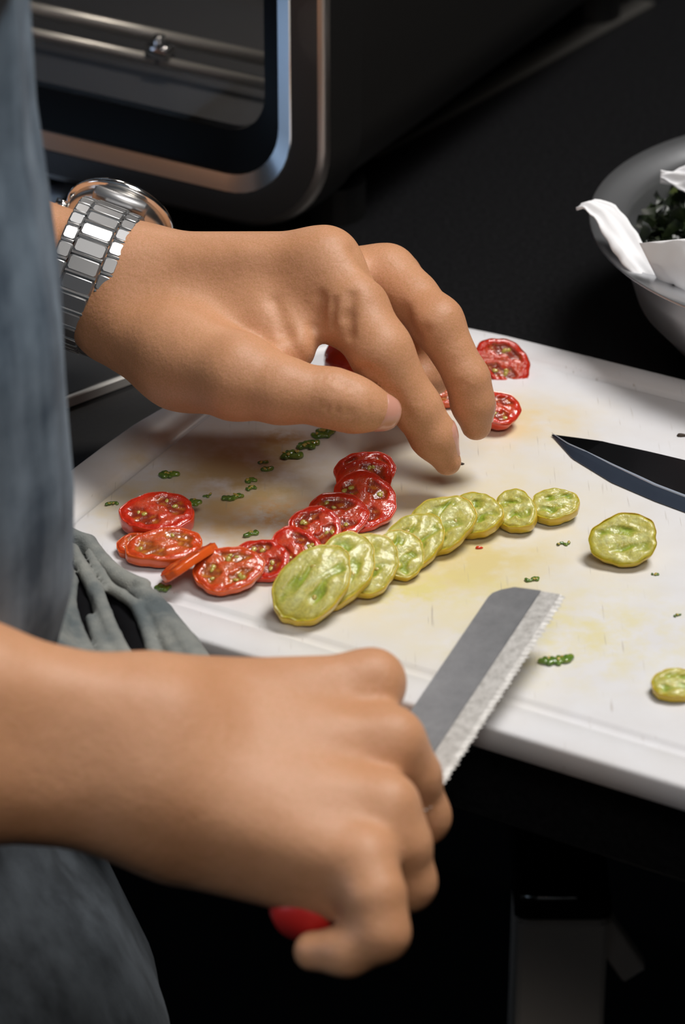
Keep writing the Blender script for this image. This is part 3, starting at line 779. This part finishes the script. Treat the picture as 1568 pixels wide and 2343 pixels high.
v, f = disc([(.0190, .0062), (.0212, .0066), (.0215, .0080), (.0205, .0095), (.0180, .0102), (.0172, .0098)]); obj('bezel', v, f, M['steel_bright'], watch)
v, f = disc([(.0170, .0085), (.0170, .0096)]); obj('dial', v, f, M['dial'], watch)
for sg in (-1, 1):
    v, f = box(p + t * .0205 * sg - o * .0005, bax, t, o, .0105, .0035, .0024, .001); obj('end_link', v, f, M['steel_brushed'], watch)
v, f = tube([p - bax * .019 + o * .003, p - bax * .0245 + o * .003], [.0026, .0028], 14); obj('crown', v, f, M['steel_bright'], watch)

# ------------------------------------------------------------------ serrated knife in the right hand
tipc = B(1205, 1350, .020); basec = W(985, 1680, -.141)
kd = (tipc - basec) / np.linalg.norm(tipc - basec)                       # towards the tip
kr = W(1290, 1362, dep_t := float((tipc - CAM) @ FW - D)) - W(1150, 1340, dep_t)
kr = kr + np.array([0, 0, 0.006]); kr -= kd * (kr @ kd); kr /= np.linalg.norm(kr)   # across the blade, towards the teeth
kn = np.cross(kd, kr); kn = kn if kn[2] > 0 else -kn
knife = empty('serrated_knife', tuple(basec - kd * .06))
tag(knife, 'serrated knife with a square-tipped steel blade and red handle held in the right hand', 'knife')
LB = float((tipc - basec) @ kd)
print('blade len', LB, 'kr', kr, 'kn', kn)
WS, WB, WE = -.0108, .0055, .0140                                            # spine, bevel line, teeth across the blade
def kp(s, w_, h): return basec + kd * s + kr * w_ + kn * h + FW * (.16 * max(0, -.045 - s))
ns = 60
ss = np.linspace(-.062, LB, ns)
def spine(s):                       # rounded square tip on the spine side
    e = (s - (LB - .007)) / .007
    return WS + (.0065 * max(0, e) ** 2.2)
rows = []
for s in ss: rows.append([kp(s, spine(s), -.0006), kp(s, spine(s), .0006), kp(s, WB - .0002, .0007), kp(s, WB, -.0007)])
v, f = loft(rows, True, True, True); obj('blade', v, f, M['blade'], knife, False)
rows = []; nt_ = 640
for i, s in enumerate(np.linspace(-.035, LB - .0003, nt_)):
    ph_ = ((s + .1) / .00235) % 1.0
    tooth = (1 - abs(2 * ph_ - 1)) * .0012 * (0.85 + .3 * math.sin(s * 900))
    e = WE + tooth - .0012 * max(0, (s - (LB - .004)) / .004) ** 2
    rows.append([kp(s, WB, -.00065), kp(s, WB, .0006), kp(s, WE - .0016, .0004), kp(s, e, .00005), kp(s, e, -.00005)])
v, f = loft(rows, True, True, True); obj('cutting_edge', v, f, M['blade_edge'], knife, False)
hs = [(-.040, .0080, .0066), (-.044, .0098, .0078), (-.054, .0104, .0084), (-.068, .0102, .0084), (-.080, .0100, .0082), (-.086, .0104, .0084), (-.092, .0096, .0078), (-.0955, .0062, .0052)]
LpH = [[kp(s - .0, -.002 + a * math.cos(t), b * math.sin(t)) for t in np.linspace(0, 2 * math.pi, 28, endpoint=False)] for s, a, b in hs]
v, f = loft(LpH, True, True, True); obj('handle', v, f, M['red'], knife)

# ------------------------------------------------------------------ dark chef's knife lying on the board
ck = empty('chef_knife', tuple(B(1568, 1110, .001)))
tag(ck, 'dark steel chef knife lying flat on the board, pointed tip towards the hand', 'knife')
spn = [(1262, 987), (1330, 1003), (1400, 1020), (1484, 1038), (1568, 1058)]
edg = [(1262, 987), (1310, 1040), (1400, 1095), (1500, 1138), (1568, 1163)]
bev = [(1262, 987), (1300, 1015), (1400, 1066), (1500, 1113), (1568, 1139)]
def ext(c, k):
    q = [B(px, py, .0022) for px, py in c]
    d = q[-1] - q[-2]
    return q + [q[-1] + d * (i * 1.0) for i in range(1, k)]
def rs_(q, n):
    q = np.array(q); s = np.concatenate([[0], np.cumsum(np.linalg.norm(np.diff(q, axis=0), axis=1))]); t = np.linspace(0, s[-1], n)
    return np.stack([np.interp(t, s, q[:, k]) for k in range(3)], 1)
dK = (B(1568, 1100, .002) - B(1262, 987, .002)); dK[2] = 0; LK = np.linalg.norm(dK); dK /= LK; pK = np.array([-dK[1], dK[0], 0])
tipK = B(1262, 987, .002)
def across(c, s):
    q = np.array([[(p - tipK) @ dK, (p - tipK) @ pK] for p in (B(px, py, .002) for px, py in c)])
    if s <= q[-1, 0]: return np.interp(s, q[:, 0], q[:, 1])
    sl_ = (q[-1, 1] - q[-2, 1]) / (q[-1, 0] - q[-2, 0]); e = s - q[-1, 0]
    return q[-1, 1] + sl_ * e * math.exp(-e / .05)
rows, rowb = [], []
for s in np.concatenate([np.linspace(0.0004, LK, 40), np.linspace(LK, .185, 24)[1:]]):
    a, b_, e = across(spn, s), across(bev, s), across(edg, s)
    P_ = lambda w_, z: tipK * [1, 1, 0] + dK * s + pK * w_ + np.array([0, 0, z])
    tk = min(1, s / .02)
    rows.append([P_(a, .0008), P_(a, .0008 + .0022 * tk), P_(b_, .0008 + .0020 * tk), P_(b_, .0008)])
    rowb.append([P_(b_, .0006), P_(b_, .0008 + .0020 * tk), P_(b_ + (e - b_) * .45, .0008 + .0012 * tk), P_(e, .0006), P_(e, .0004)])
v, f = loft(rows, True, True, True); obj('blade', v, f, M['dark_blade'], ck, False)
v, f = loft(rowb, True, True, True); obj('cutting_edge', v, f, M['dark_bevel'], ck, False)
v, f = tube([(r_[0] + r_[1]) / 2 + np.array([0, 0, .0008]) for r_ in rowb], [min(.0007, .0001 + .00002 * i) for i in range(len(rowb))], 6); obj('bevel_highlight', v, f, M['bevel_glint'], ck)  # pale strip standing in for the highlight along the bevel
mid = (across(spn, .18) + across(bev, .18)) / 2
hp = lambda s, a, b_: [tipK * [1, 1, 0] + dK * s + pK * (mid + a * math.cos(t)) + np.array([0, 0, .010 + b_ * math.sin(t)]) for t in np.linspace(0, 2 * math.pi, 20, endpoint=False)]
v, f = loft([hp(.180, .010, .007), hp(.186, .013, .009), hp(.24, .013, .009), hp(.29, .015, .009), hp(.30, .010, .006)], True, True, True); obj('handle', v, f, M['black'], ck)

# ------------------------------------------------------------------ tomatoes
PAL = dict(
    red=dict(wall=(0.60, 0.022, 0.004), gel=(0.27, 0.030, 0.008), core=(0.62, 0.10, 0.035), skin='red_skin'),
    orange=dict(wall=(0.66, 0.065, 0.007), gel=(0.36, 0.09, 0.012), core=(0.66, 0.16, 0.05), skin='orange_skin'),
    yellow=dict(wall=(0.50, 0.42, 0.02), gel=(0.25, 0.36, 0.015), core=(0.70, 0.72, 0.32), skin='yellow_skin'))
def hash2(a, b): return math.sin(a * 12.9898 + b * 78.233) * 43758.5453 % 1.0
def add_col(o, cols):
    at = o.data.color_attributes.new('Col', 'FLOAT_COLOR', 'POINT')
    at.data.foreach_set('color', np.concatenate([np.asarray(cols), np.ones((len(cols), 1))], 1).astype(np.float32).ravel())
def sst(a, b, x):
    t = min(1.0, max(0.0, (x - a) / (b - a))); return t * t * (3 - 2 * t)
def slice_parts(root, ra, rb, th, seed, pal, nloc=2, seeds=6, bend=0.0, half=False, dome=False, swirl=0.0):
    """a cut tomato disc in the root's own frame: z is the face normal"""
    rg = np.random.RandomState(seed); pl = PAL[pal]; NA, NR = 72, 22
    p1, p2, p3 = rg.rand(3) * 6.28; rot0 = rg.rand() * 6.28
    def outline(t):
        return 1 + .05 * math.sin(2 * t + p1) + .04 * math.sin(3 * t + p2) + .02 * math.sin(6 * t + p3) + .012 * math.sin(13 * t + p1)
    def wob(x, y): return math.sin(x * 7 + p1 + 2 * math.sin(y * 5 + p2)) * math.sin(y * 8 + p3)
    def loc(t, rho):
        """0..1: inside a seed chamber"""
        X, Y = rho * math.cos(t), rho * math.sin(t); wv = .06 * wob(X, Y)
        if pal == 'yellow':
            return sst(.22, .08, abs(abs(Y) - .36 + 2.2 * wv)) * sst(.68, .38, abs(X + .2 * math.sin(p1 + (3 if Y > 0 else 0)))) * (.45 + .55 * math.sin(X * 4 + p3) ** 2)
        a = abs((((t - rot0) / (2 * math.pi) * nloc) % 1.0) - .5) * 2
        return sst(.74, .56, a + wv) * sst(.24, .36, rho + wv) * sst(.80, .70, rho + wv)
    wall, gel, core = (np.array(pl[k]) for k in ('wall', 'gel', 'core'))
    V, Fc, Cc = [], [], []
    def bz(x): return -bend * x * x
    for side in (1, -1):
        base = len(V)
        for i in range(NR):
            rho = i / (NR - 1) * .985
            for j in range(NA):
                t = 2 * math.pi * j / NA; r = rho * outline(t); l = loc(t, rho)
                X, Y = rho * math.cos(t), rho * math.sin(t)
                x, y = ra * r * math.cos(t), rb * r * math.sin(t)
                if dome and side < 0: z = -th * math.sqrt(max(0, 1 - (rho / 1.0) ** 2)) * 1.0
                else: z = side * th / 2 * (0 if dome else 1) - side * (.0008 * l) + side * .00022 * wob(X * 1.3, Y) + side * .00014 * (hash2(i, j) - .5) - (side * .0005 * sst(.9, .985, rho))
                V.append((x, y, z + bz(x)))
                n1 = hash2(i * 3 + 1, j); n2 = .5 + .5 * wob(X * 1.7 + 1, Y * 1.4)
                if pal == 'yellow':
                    c = wall * .72 + core * .28
                    pale = sst(.24, .05, abs(Y + .12 * wob(X, Y))) * .8 * (.45 + .55 * n2) + .35 * sst(.5, .62, abs(Y)) * n2
                    pale = min(.9, pale * sst(.95, .6, abs(X))); c = c * (1 - pale) + core * pale
                    c = c * (1 - .85 * l) + gel * (.8 + .5 * n2) * .85 * l
                    st = .05 * math.sin(X * 26 + 5 * Y + p2); c = c * (1 + st * (1 - l))
                else:
                    kc = sst(.36, .12, rho); c = wall * (1 - .75 * kc) + core * .75 * kc
                    sep = (1 - l) * sst(.25, .4, rho) * sst(.8, .66, rho); c = c * (1 - .55 * sep) + core * .55 * sep
                    g2 = gel * (.7 + .7 * n2) + np.array((.10, .09, .0)) * sst(.55, .9, n2); c = c * (1 - l * .9) + g2 * l * .9
                rim = sst(.86, .97, rho); c = c * (1 - rim) + np.array(wall) * rim
                Cc.append(c * (0.88 + .24 * n1))
        for i in range(NR - 1):
            for j in range(NA):
                a, b_ = base + i * NA + j, base + i * NA + (j + 1) % NA
                q = (a, b_, b_ + NA, a + NA); Fc.append(q if side < 0 else q[::-1])
    n0 = (NR - 1) * NA; n1 = NR * NA + n0
    if not dome:
        for j in range(NA):
            k = (j + 1) % NA; Fc.append((n0 + j, n0 + k, n1 + k, n1 + j))
    fl_ = lobj('flesh', V, Fc, M['flesh_yellow' if pal == 'yellow' else 'flesh'], root); add_col(fl_, Cc)
    rows = []; T = [2 * math.pi * j / NA for j in range(NA)]
    if dome:
        for rho in (.985, 1.0, .985, .95, .88, .76, .6, .4, .2, .02):
            z = -th * math.sqrt(max(0, 1 - rho ** 2)) - .0001
            if rho == .985 and not rows: z = -.0005
            rows.append([(ra * 1.01 * rho * outline(t) * math.cos(t), rb * 1.01 * rho * outline(t) * math.sin(t), z * 1.03) for t in T])
    else:
        for q, bul in ((.5 - .0005 / th, .97), (.5 - .0004 / th, .99), (.40, 1.004), (.15, 1.015), (-.15, 1.015), (-.40, 1.004), (-.49, .985)):
            rows.append([(ra * bul * outline(t) * math.cos(t), rb * bul * outline(t) * math.sin(t), q * th + bz(ra * math.cos(t))) for t in T])
    v, f = loft(rows[::-1], True, False, False); lobj('skin', v, f, M[pl['skin']], root)
    for k in range(seeds):
        li = k % nloc; t = rot0 + (li + .5) / nloc * 2 * math.pi + rg.uniform(-.8, .8) / nloc * 2; rho = rg.uniform(.38, .68)
        if pal == 'yellow': t = rg.choice([1, -1]) * rg.uniform(.5, 2.6); rho = .42
        o = bpy.data.objects.new('seed', SEEDME); COL.objects.link(o); o.parent = root
        x, y = ra * rho * outline(t) * math.cos(t), rb * rho * outline(t) * math.sin(t)
        o.location = (x, y, (0 if dome else th / 2) - .0008 + bz(x)); o.rotation_euler = (rg.uniform(-.3, .3), rg.uniform(-.3, .3), rg.rand() * 6.28)
        s_ = rg.uniform(.75, 1.05); o.scale = (s_, s_, s_)
def ico(rx, ry, rz, pts=8, rings=6):
    V = [(0, 0, rz)]; Fc = []
    for i in range(1, rings):
        a = math.pi * i / rings
        for j in range(pts): t = 2 * math.pi * j / pts; V.append((rx * math.sin(a) * math.cos(t) * (1 + .25 * math.cos(t)), ry * math.sin(a) * math.sin(t), rz * math.cos(a)))
    V.append((0, 0, -rz)); n = len(V) - 1
    for j in range(pts):
        Fc.append((0, 1 + j, 1 + (j + 1) % pts)); Fc.append((n, 1 + (rings - 2) * pts + (j + 1) % pts, 1 + (rings - 2) * pts + j))
        for i in range(rings - 2):
            a = 1 + i * pts + j; b_ = 1 + i * pts + (j + 1) % pts; Fc.append((a, a + pts, b_ + pts, b_))
    return V, Fc
sv, sf = ico(.0013, .0009, .0005)
SEEDME = bpy.data.meshes.new('seed'); SEEDME.from_pydata(sv, [], sf); SEEDME.shade_smooth(); SEEDME.materials.append(M['seed'])

def place(name, px, py, ra, rb, th, tilt, az, spin, lift_=0.0, dome=False, zc=None):
    """tilt: degrees the face leans; az: compass of the lean in degrees (270 = towards the camera, 0 = picture right)"""
    ti, a = math.radians(tilt), math.radians(az)
    nrm = Vector((math.sin(ti) * math.cos(a), math.sin(ti) * math.sin(a), math.cos(ti)))
    q = Vector((0, 0, 1)).rotation_difference(nrm) @ Quaternion((0, 0, 1), math.radians(spin))
    if zc is None:
        ext_ = math.sqrt((ra * ra + rb * rb) / 2) * math.sin(ti)
        zc = (ext_ if not dome else max(ext_ * .6, th * math.cos(ti))) + th / 2 * math.cos(ti) * (0 if dome else 1) + .0003 + lift_
    p = B(px, py, zc)
    r = empty(name, tuple(p)); r.rotation_mode = 'QUATERNION'; r.rotation_quaternion = q
    return r
SL = [  # px, py, ra, rb, th (mm), tilt, azimuth, spin, lift, palette, chambers, seeds, label
    (836, 1079, 10.6, 8.6, 3.0, 26, 275, 10, 1.0, 'red', 2, 3, 'farthest thin red tomato slice at the top end of the red row'),
    (834, 1103, 10.8, 9.4, 3.0, 26, 270, 70, 0.0, 'red', 2, 5, 'red tomato slice second from the top end of the red row'),
    (832, 1147, 12.0, 11.6, 3.0, 28, 270, 30, 0.2, 'red', 3, 7, 'widest red tomato slice, near the upper end of the red row, with pale seeds'),
    (768, 1184, 12.0, 9.8, 2.8, 24, 268, 20, 0.2, 'red', 2, 4, 'dark red tomato slice with a wet highlight below the widest slice'),
    (722, 1211, 9.4, 9.0, 2.8, 28, 262, 0, 1.0, 'red', 2, 4, 'red slice with one round seed on its top, in the middle of the red row'),
    (680, 1263, 9.0, 10.0, 3.0, 26, 262, 40, 0.4, 'red', 2, 5, 'red slice with a pale open centre touching the yellow slices'),
    (600, 1281, 8.2, 9.2, 3.0, 28, 262, 80, 0.2, 'red', 2, 4, 'red slice half hidden behind the flat orange-red round slice'),
    (522, 1304, 11.6, 9.6, 3.2, 24, 268, 15, 0.8, 'orange', 3, 9, 'round orange-red slice lying face up at the front of the red row'),
    (362, 1180, 13.2, 9.4, 6.0, 16, 270, 10, 1.0, 'red', 2, 4, 'thick wet red piece with a green seed at its end, far left of the board'),
    (378, 1252, 13.0, 8.2, 4.6, 14, 285, 12, 0.0, 'orange', 2, 2, 'orange slice lying below the thick wet red piece'),
    (308, 1246, 6.4, 5.0, 3.2, 12, 240, 30, 0.0, 'orange', 2, 2, 'small orange tomato scrap at the left beside the denim'),
    (430, 1284, 12.6, 7.5, 3.4, 38, 143, 53, 0.0, 'orange', 2, 3, 'thin orange slice leaning on edge against the round front slice'),
    (1270, 1158, 8.2, 7.0, 4.6, 24, 262, 5, 0.0, 'yellow', 2, 0, 'yellow-green slice at the far right end of the yellow row'),
    (1180, 1170, 7.6, 8.2, 4.6, 28, 250, 10, 0.2, 'yellow', 2, 0, 'yellow-green slice second from the right end of the yellow row'),
    (1090, 1179, 9.4, 8.4, 4.6, 30, 250, 20, 0.4, 'yellow', 2, 1, 'yellow-green slice third from the right end of the yellow row'),
    (1010, 1200, 12.5, 10.2, 4.6, 34, 262, 40, 0.4, 'yellow', 3, 1, 'long pale yellow-green slice in the middle of the yellow row'),
    (950, 1236, 12.0, 9.0, 4.0, 30, 262, 50, 0.2, 'yellow', 3, 1, 'yellow-green slice just right of the pale grainy round slice'),
    (915, 1268, 8.4, 9.4, 3.6, 34, 285, 60, 0.6, 'yellow', 3, 0, 'pale grainy round yellow slice with a curved right rim'),
    (836, 1292, 12.0, 11.0, 4.6, 34, 272, 20, 0.8, 'yellow', 3, 2, 'amber-rimmed yellow-green slice left of the pale grainy round one'),
    (778, 1306, 15.5, 10.5, 4.6, 32, 268, 52, 1.2, 'yellow', 3, 2, 'yellow-green slice with a wet streak, touching the red row'),
    (716, 1335, 17.0, 10.5, 4.8, 34, 268, 50, 1.4, 'yellow', 3, 3, 'nearest pale green slice at the front end of the yellow row'),
    (1552, 1566, 8.6, 6.6, 3.4, 12, 270, 0, 0.0, 'yellow', 2, 0, 'pale yellow slice cut off by the right side of the picture'),
]
for i, (px, py, ra, rb, th, ti, az, sp, lf, pal, nl, nsd, lab) in enumerate(SL):
    ra, rb, th = ra / 1000, rb / 1000, th / 1000
    r = place('tomato_slice', px, py, ra, rb, th, ti, az, sp, lf / 1000)
    tag(r, lab, 'tomato slice', 'red tomato slices on the board' if pal != 'yellow' else 'yellow tomato slices on the board')
    slice_parts(r, ra, rb, th, 11 + i * 7, pal, nl, nsd, bend=(9.0 if pal == 'yellow' else 5.0))
HV = [
    (1152, 826, 11.0, 8.6, 9.0, 52, 275, -25, 'red', 'red tomato half with its cut face up, farthest along the board behind the fingers', 5),
    (1140, 930, 8.4, 8.6, 9.0, 20, 300, 0, 'red', 'red tomato half like a cup beside the middle fingertip', 3),
    (806, 828, 11.0, 10.0, 11.0, 170, 90, 0, 'red', 'glossy red tomato half, skin up, seen between thumb and index finger', 0),
    (1428, 1232, 12.4, 9.4, 10.5, 34, 262, 0, 'yellow', 'yellow tomato half with cut face up, alone to the right of the yellow row', 0),
]
for i, (px, py, ra, rb, th, ti, az, sp, pal, lab, nsd) in enumerate(HV):
    ra, rb, th = ra / 1000, rb / 1000, th / 1000
    r = place('tomato_half', px, py, ra, rb, th, ti, az, sp, 0, True, zc=(.0072 if ti > 90 else None))
    tag(r, lab, 'tomato half', 'tomato halves on the board')
    slice_parts(r, ra, rb, th, 301 + i * 5, pal, 2, nsd, dome=True)
# red scraps seen between the fingers
r = place('tomato_slice', 1018, 905, .007, .006, .003, 15, 270, 0); tag(r, 'red tomato scrap seen between the index and middle fingers', 'tomato slice', 'red tomato slices on the board'); slice_parts(r, .007, .006, .003, 501, 'orange', 2, 1)

# ------------------------------------------------------------------ seed gel blobs and crumbs on the board
GB = [  # px, py, length, width, seeds, rot, label
    (740, 994, 7.4, 4.4, 7, 20, 'largest green seed clump, just under the thumb'),
    (706, 1021, 6.6, 3.2, 6, 20, 'long green seed clump second from the thumb'),
    (668, 1045, 6.0, 3.6, 5, 0, 'green seed clump third from the thumb'),
    (602, 1059, 3.0, 1.6, 2, 0, 'small flat green seed above a rounder seed, left of the seed clumps'),
    (612, 1075, 3.4, 2.2, 2, 0, 'round green seed below the small flat one'),
    (573, 1101, 3.6, 2.0, 2, 0, 'pale green seed above its dark twin left of the red row'),
    (575, 1119, 3.4, 2.0, 2, 0, 'dark green seed below its pale twin left of the red row'),
    (532, 1140, 6.4, 2.2, 4, 8, 'streak of green seeds right of the thick red piece'),
    (474, 1135, 3.2, 1.4, 1, 0, 'tiny olive seed left of the green streak'),
    (386, 1088, 5.0, 2.8, 4, 5, 'green seed clump on the grey stain near the groove'),
    (257, 1155, 4.2, 1.6, 2, 10, 'olive seed smear at the left by the groove'),
    (373, 1347, 4.2, 2.4, 1, -10, 'bright green seed beside the denim folds'),
    (575, 1224, 4.4, 2.2, 2, 10, 'olive seed above the half hidden red slice'),
    (436, 1152, 5.2, 3.0, 1, -10, 'round green seed stuck at the right end of the thick red piece'),
    (1273, 1513, 9.0, 3.2, 3, -4, 'olive green scrap alone on the board right of the blade'),
    (1290, 1246, 4.6, 1.4, 2, -5, 'small olive fleck left of the yellow half'),
    (1218, 1328, 4.6, 1.6, 2, -8, 'green fleck just beyond the blade tip'),
    (1500, 1315, 2.6, 1.0, 1, 0, 'tiny green fleck below the yellow half'),
    (1551, 1409, 2.8, 1.0, 1, 0, 'tiny dark green fleck near the right side of the picture'),
]
for i, (px, py, ln__, wd, nsd, rot, lab) in enumerate(GB):
    ln__ *= 1.3; wd *= 1.25
    rg = np.random.RandomState(60 + i); zc = 5.0 if 'stuck' in lab else 0.0
    o = empty('seed_clump', tuple(B(px, py, zc / 1000 + .0001)), (0, 0, math.radians(rot + 12)))
    tag(o, lab, 'tomato seed', 'loose seeds and scraps on the board')
    fb_ = Field(); fb_.group(.5, 1.0)
    nb_ = max(3, int(ln__ * wd / 2.4))
    for k in range(nb_):
        t = (k + .5) / nb_ - .5; x = t * ln__ * .85; y = rg.uniform(-.5, .5) * wd * (1 - abs(t) * 1.2)
        rr = rg.uniform(.75, 1.15) * min(1.15, wd * .36); a_ = rg.rand() * 6.28; dx, dy = .5 * rr * math.cos(a_), .5 * rr * math.sin(a_)
        fb_.cap((x - dx, y - dy, rr * .5), (x + dx, y + dy, rr * .8), rr, rr * .8)
    vv, ff = mesh_field(fb_, (-ln__ * .8 - 2, -wd * 1.4 - 2, -1.5), (ln__ * .8 + 2, wd * 1.4 + 2, wd + 2), .35, 1)
    vv = vv / 1000; vv[:, 2] = np.maximum(vv[:, 2], 0.00002) * .85
    lobj('gel', vv, ff, M['gel'], o)
    for k in range(nsd):
        s_ = bpy.data.objects.new('seed', SEEDME); COL.objects.link(s_); s_.parent = o
        s_.location = (rg.uniform(-.36, .36) * ln__ / 1000, rg.uniform(-.3, .3) * wd / 1000, wd * .38 / 1000); s_.rotation_euler = (rg.uniform(-.5, .5), rg.uniform(-.5, .5), rg.rand() * 6); s_.scale = (.6, .6, .6)
for px, py, s_, lab in ((1558, 996, 1.1, 'dark crumb on the board at the right, beyond the chef knife'), (1054, 1061, .7, 'thin dark fibre beside the index fingertip'), (1095, 1253, .8, 'tiny red fleck below the yellow row')):
    cv, cf = ico(s_ / 1000 * 1.5, s_ / 1000 * .7, s_ / 1000 * .6)
    tag(obj('crumb', np.array(cv) * (1 + .3 * np.random.RandomState(3).rand(len(cv), 1)) + B(px, py, .0004), cf, M['crumb'] if 'red' not in lab else M['red_skin'], origin=B(px, py, 0)), lab, 'crumb')

# ------------------------------------------------------------------ steel bowl with greens on paper
bc = np.array([.1985, .148, ZC]) + N * .0028; BR = .1025
bowl = empty('mixing_bowl', tuple(bc)); tag(bowl, 'stainless steel mixing bowl with a flat rim, holding dark greens on paper towel', 'bowl')
prof = [(.052, .0005), (.059, .001), (.0705, .010), (.0825, .026), (.0875, .044), (.089, .0575), (.0905, .0600), (.0975, .0618), (BR - .0008, .0626), (BR, .0634), (BR - .0006, .0642), (.0965, .0634), (.0893, .0612), (.0868, .0570), (.0852, .043), (.0800, .027), (.0685, .012), (.057, .0030), (.02, .0022), (.001, .0022)]
prof = [(r * BR / .1015, h * .84) for r, h in prof]
na = 96
v, f = loft([[bc + [r * math.cos(a), r * math.sin(a), h] for a in np.linspace(0, 2 * math.pi, na, endpoint=False)] for r, h in prof], True, True, False); obj('bowl_wall', v, f, M['bowl'], bowl)
def sheet(name, path, wdir, widths, m, root, wob=.0012, th=.0006, seed=1, nw=14):
    rg = np.random.RandomState(seed); ph_ = rg.rand(6) * 6; rows = []
    q = rs_(path, 28)
    for i, p in enumerate(q):
        wv = np.interp(i / 27, np.linspace(0, 1, len(widths)), widths)
        wd_ = wdir if not callable(wdir) else wdir(i / 27)
        row = []
        for j in range(nw):
            t = j / (nw - 1) - .5
            z = wob * (math.sin(9 * t + 4 * i / 27 + ph_[0]) + .6 * math.sin(17 * t - 7 * i / 27 + ph_[1]))
            row.append(p + wd_ * (t * wv * (1 + .04 * math.sin(i * 1.3 + ph_[2]))) + np.array([0, 0, z]))
        rows.append(row + [r_ - np.array([0, 0, th]) for r_ in row[::-1]])
    v, f = loft(rows, True, True, True); return obj(name, v, f, m, root)
pw = empty('paper_towel', tuple(bc + [-.02, 0, .03])); tag(pw, 'white paper towel strip hanging over the left rim of the steel bowl', 'paper towel')
sheet('sheet', [B(1328, 470, 0.0585), B(1350, 462, 0.0605), B(1385, 482, 0.0575), B(1418, 530, 0.0525), B(1452, 585, 0.0475), B(1482, 628, 0.0425), B(1500, 652, 0.0385)], np.array([.80, .55, .15]), [.004, .010, .012, .0125, .012, .010, .009], M['paper'], pw, seed=5, wob=.0007)
pw2 = empty('paper_towel', tuple(bc + [.0, -.03, .03])); tag(pw2, 'embossed white paper towel corner standing at the front of the bowl', 'paper towel')
pa_ = [B(1463, 556, 0.0585), B(1568, 546, 0.0615), B(1700, 540, 0.0625), B(1700, 740, 0.0365), B(1580, 672, 0.0405), B(1505, 640, 0.0415)]
def blend(a, b, t): return a + (b - a) * t
rows = []
for i in range(24):
    t = i / 23; l_ = blend(pa_[0], pa_[5], t); r_ = blend(pa_[2], pa_[3], t); m_ = blend(pa_[1], pa_[4], t)
    row = [blend(l_, m_, s * 2) if s < .5 else blend(m_, r_, s * 2 - 1) for s in np.linspace(0, 1, 30)]
    row = [p + np.array([0, .0, .0012 * math.sin(i * .5) * math.sin(j * .7)]) for j, p in enumerate(row)]
    rows.append(row + [p + np.array([.0002, .0008, -.0006]) for p in row[::-1]])
v, f = loft(rows, True, True, True); obj('sheet', v, f, M['paper'], pw2)
pw3 = empty('paper_towel', tuple(bc + [.0, .06, .04])); tag(pw3, 'pale paper towel edge at the back of the bowl behind the greens', 'paper towel')
sheet('sheet', [B(1512, 402, 0.0565), B(1560, 405, 0.0565), B(1640, 415, 0.0565)], np.array([0, .5, .8]), [.004, .010, .012], M['paper'], pw3, seed=9)
# greens: a heap of crumpled flakes nobody could count
rg = np.random.RandomState(8); gv, gf = [], []
for k in range(3200):
    a = rg.rand() * 6.28; rr = math.sqrt(rg.rand()) * .080
    h = .043 + .024 * (1 - (rr / .084) ** 2) + rg.uniform(-.008, .003)
    c_ = bc + [rr * math.cos(a) - .001, rr * math.sin(a) + .002, h]
    e1 = rg.randn(3); e1 /= np.linalg.norm(e1); e2 = np.cross(e1, rg.randn(3)); e2 /= np.linalg.norm(e2); s_ = rg.uniform(.0016, .0045); n_ = np.cross(e1, e2)
    k0 = len(gv)
    for i in range(3):
        for j in range(3):
            u_, w_ = i - 1, j - 1
            gv.append(c_ + e1 * u_ * s_ + e2 * w_ * s_ * .7 + n_ * rg.uniform(-.4, .4) * s_)
    for i in range(2):
        for j in range(2): q = k0 + i * 3 + j; gf.append((q, q + 1, q + 4, q + 3))
gr = obj('dark_greens', gv, gf, M['seaweed'], origin=bc + [0, 0, .03]); tag(gr, 'heap of dark crumpled greens in the steel bowl', 'greens', kind='stuff')

# ------------------------------------------------------------------ pieces that sit on a part become its sub-parts
def under(root, part, names):
    p = next(c for c in root.children if c.name.split('.')[0] == part)
    for c in list(root.children):
        if c.name.split('.')[0] in names and c is not p: c.parent = p
under(watch, 'case', ('bezel', 'dial', 'crown', 'end_link'))
under(oven, 'door_frame', ('door_bevel', 'door_side', 'chrome_trim', 'glass_border', 'glass_pane'))
under(oven, 'cavity', ('rack_rail', 'rail_pin', 'crumb_tray_lip', 'tray_slot', 'rack_handle'))
under(cook, 'body', ('fingernail',))
under(knife, 'blade', ('cutting_edge',))
under(ck, 'blade', ('cutting_edge', 'bevel_highlight'))
under(top, 'leg', ('leg_bracket', 'bracket_edge', 'brace'))
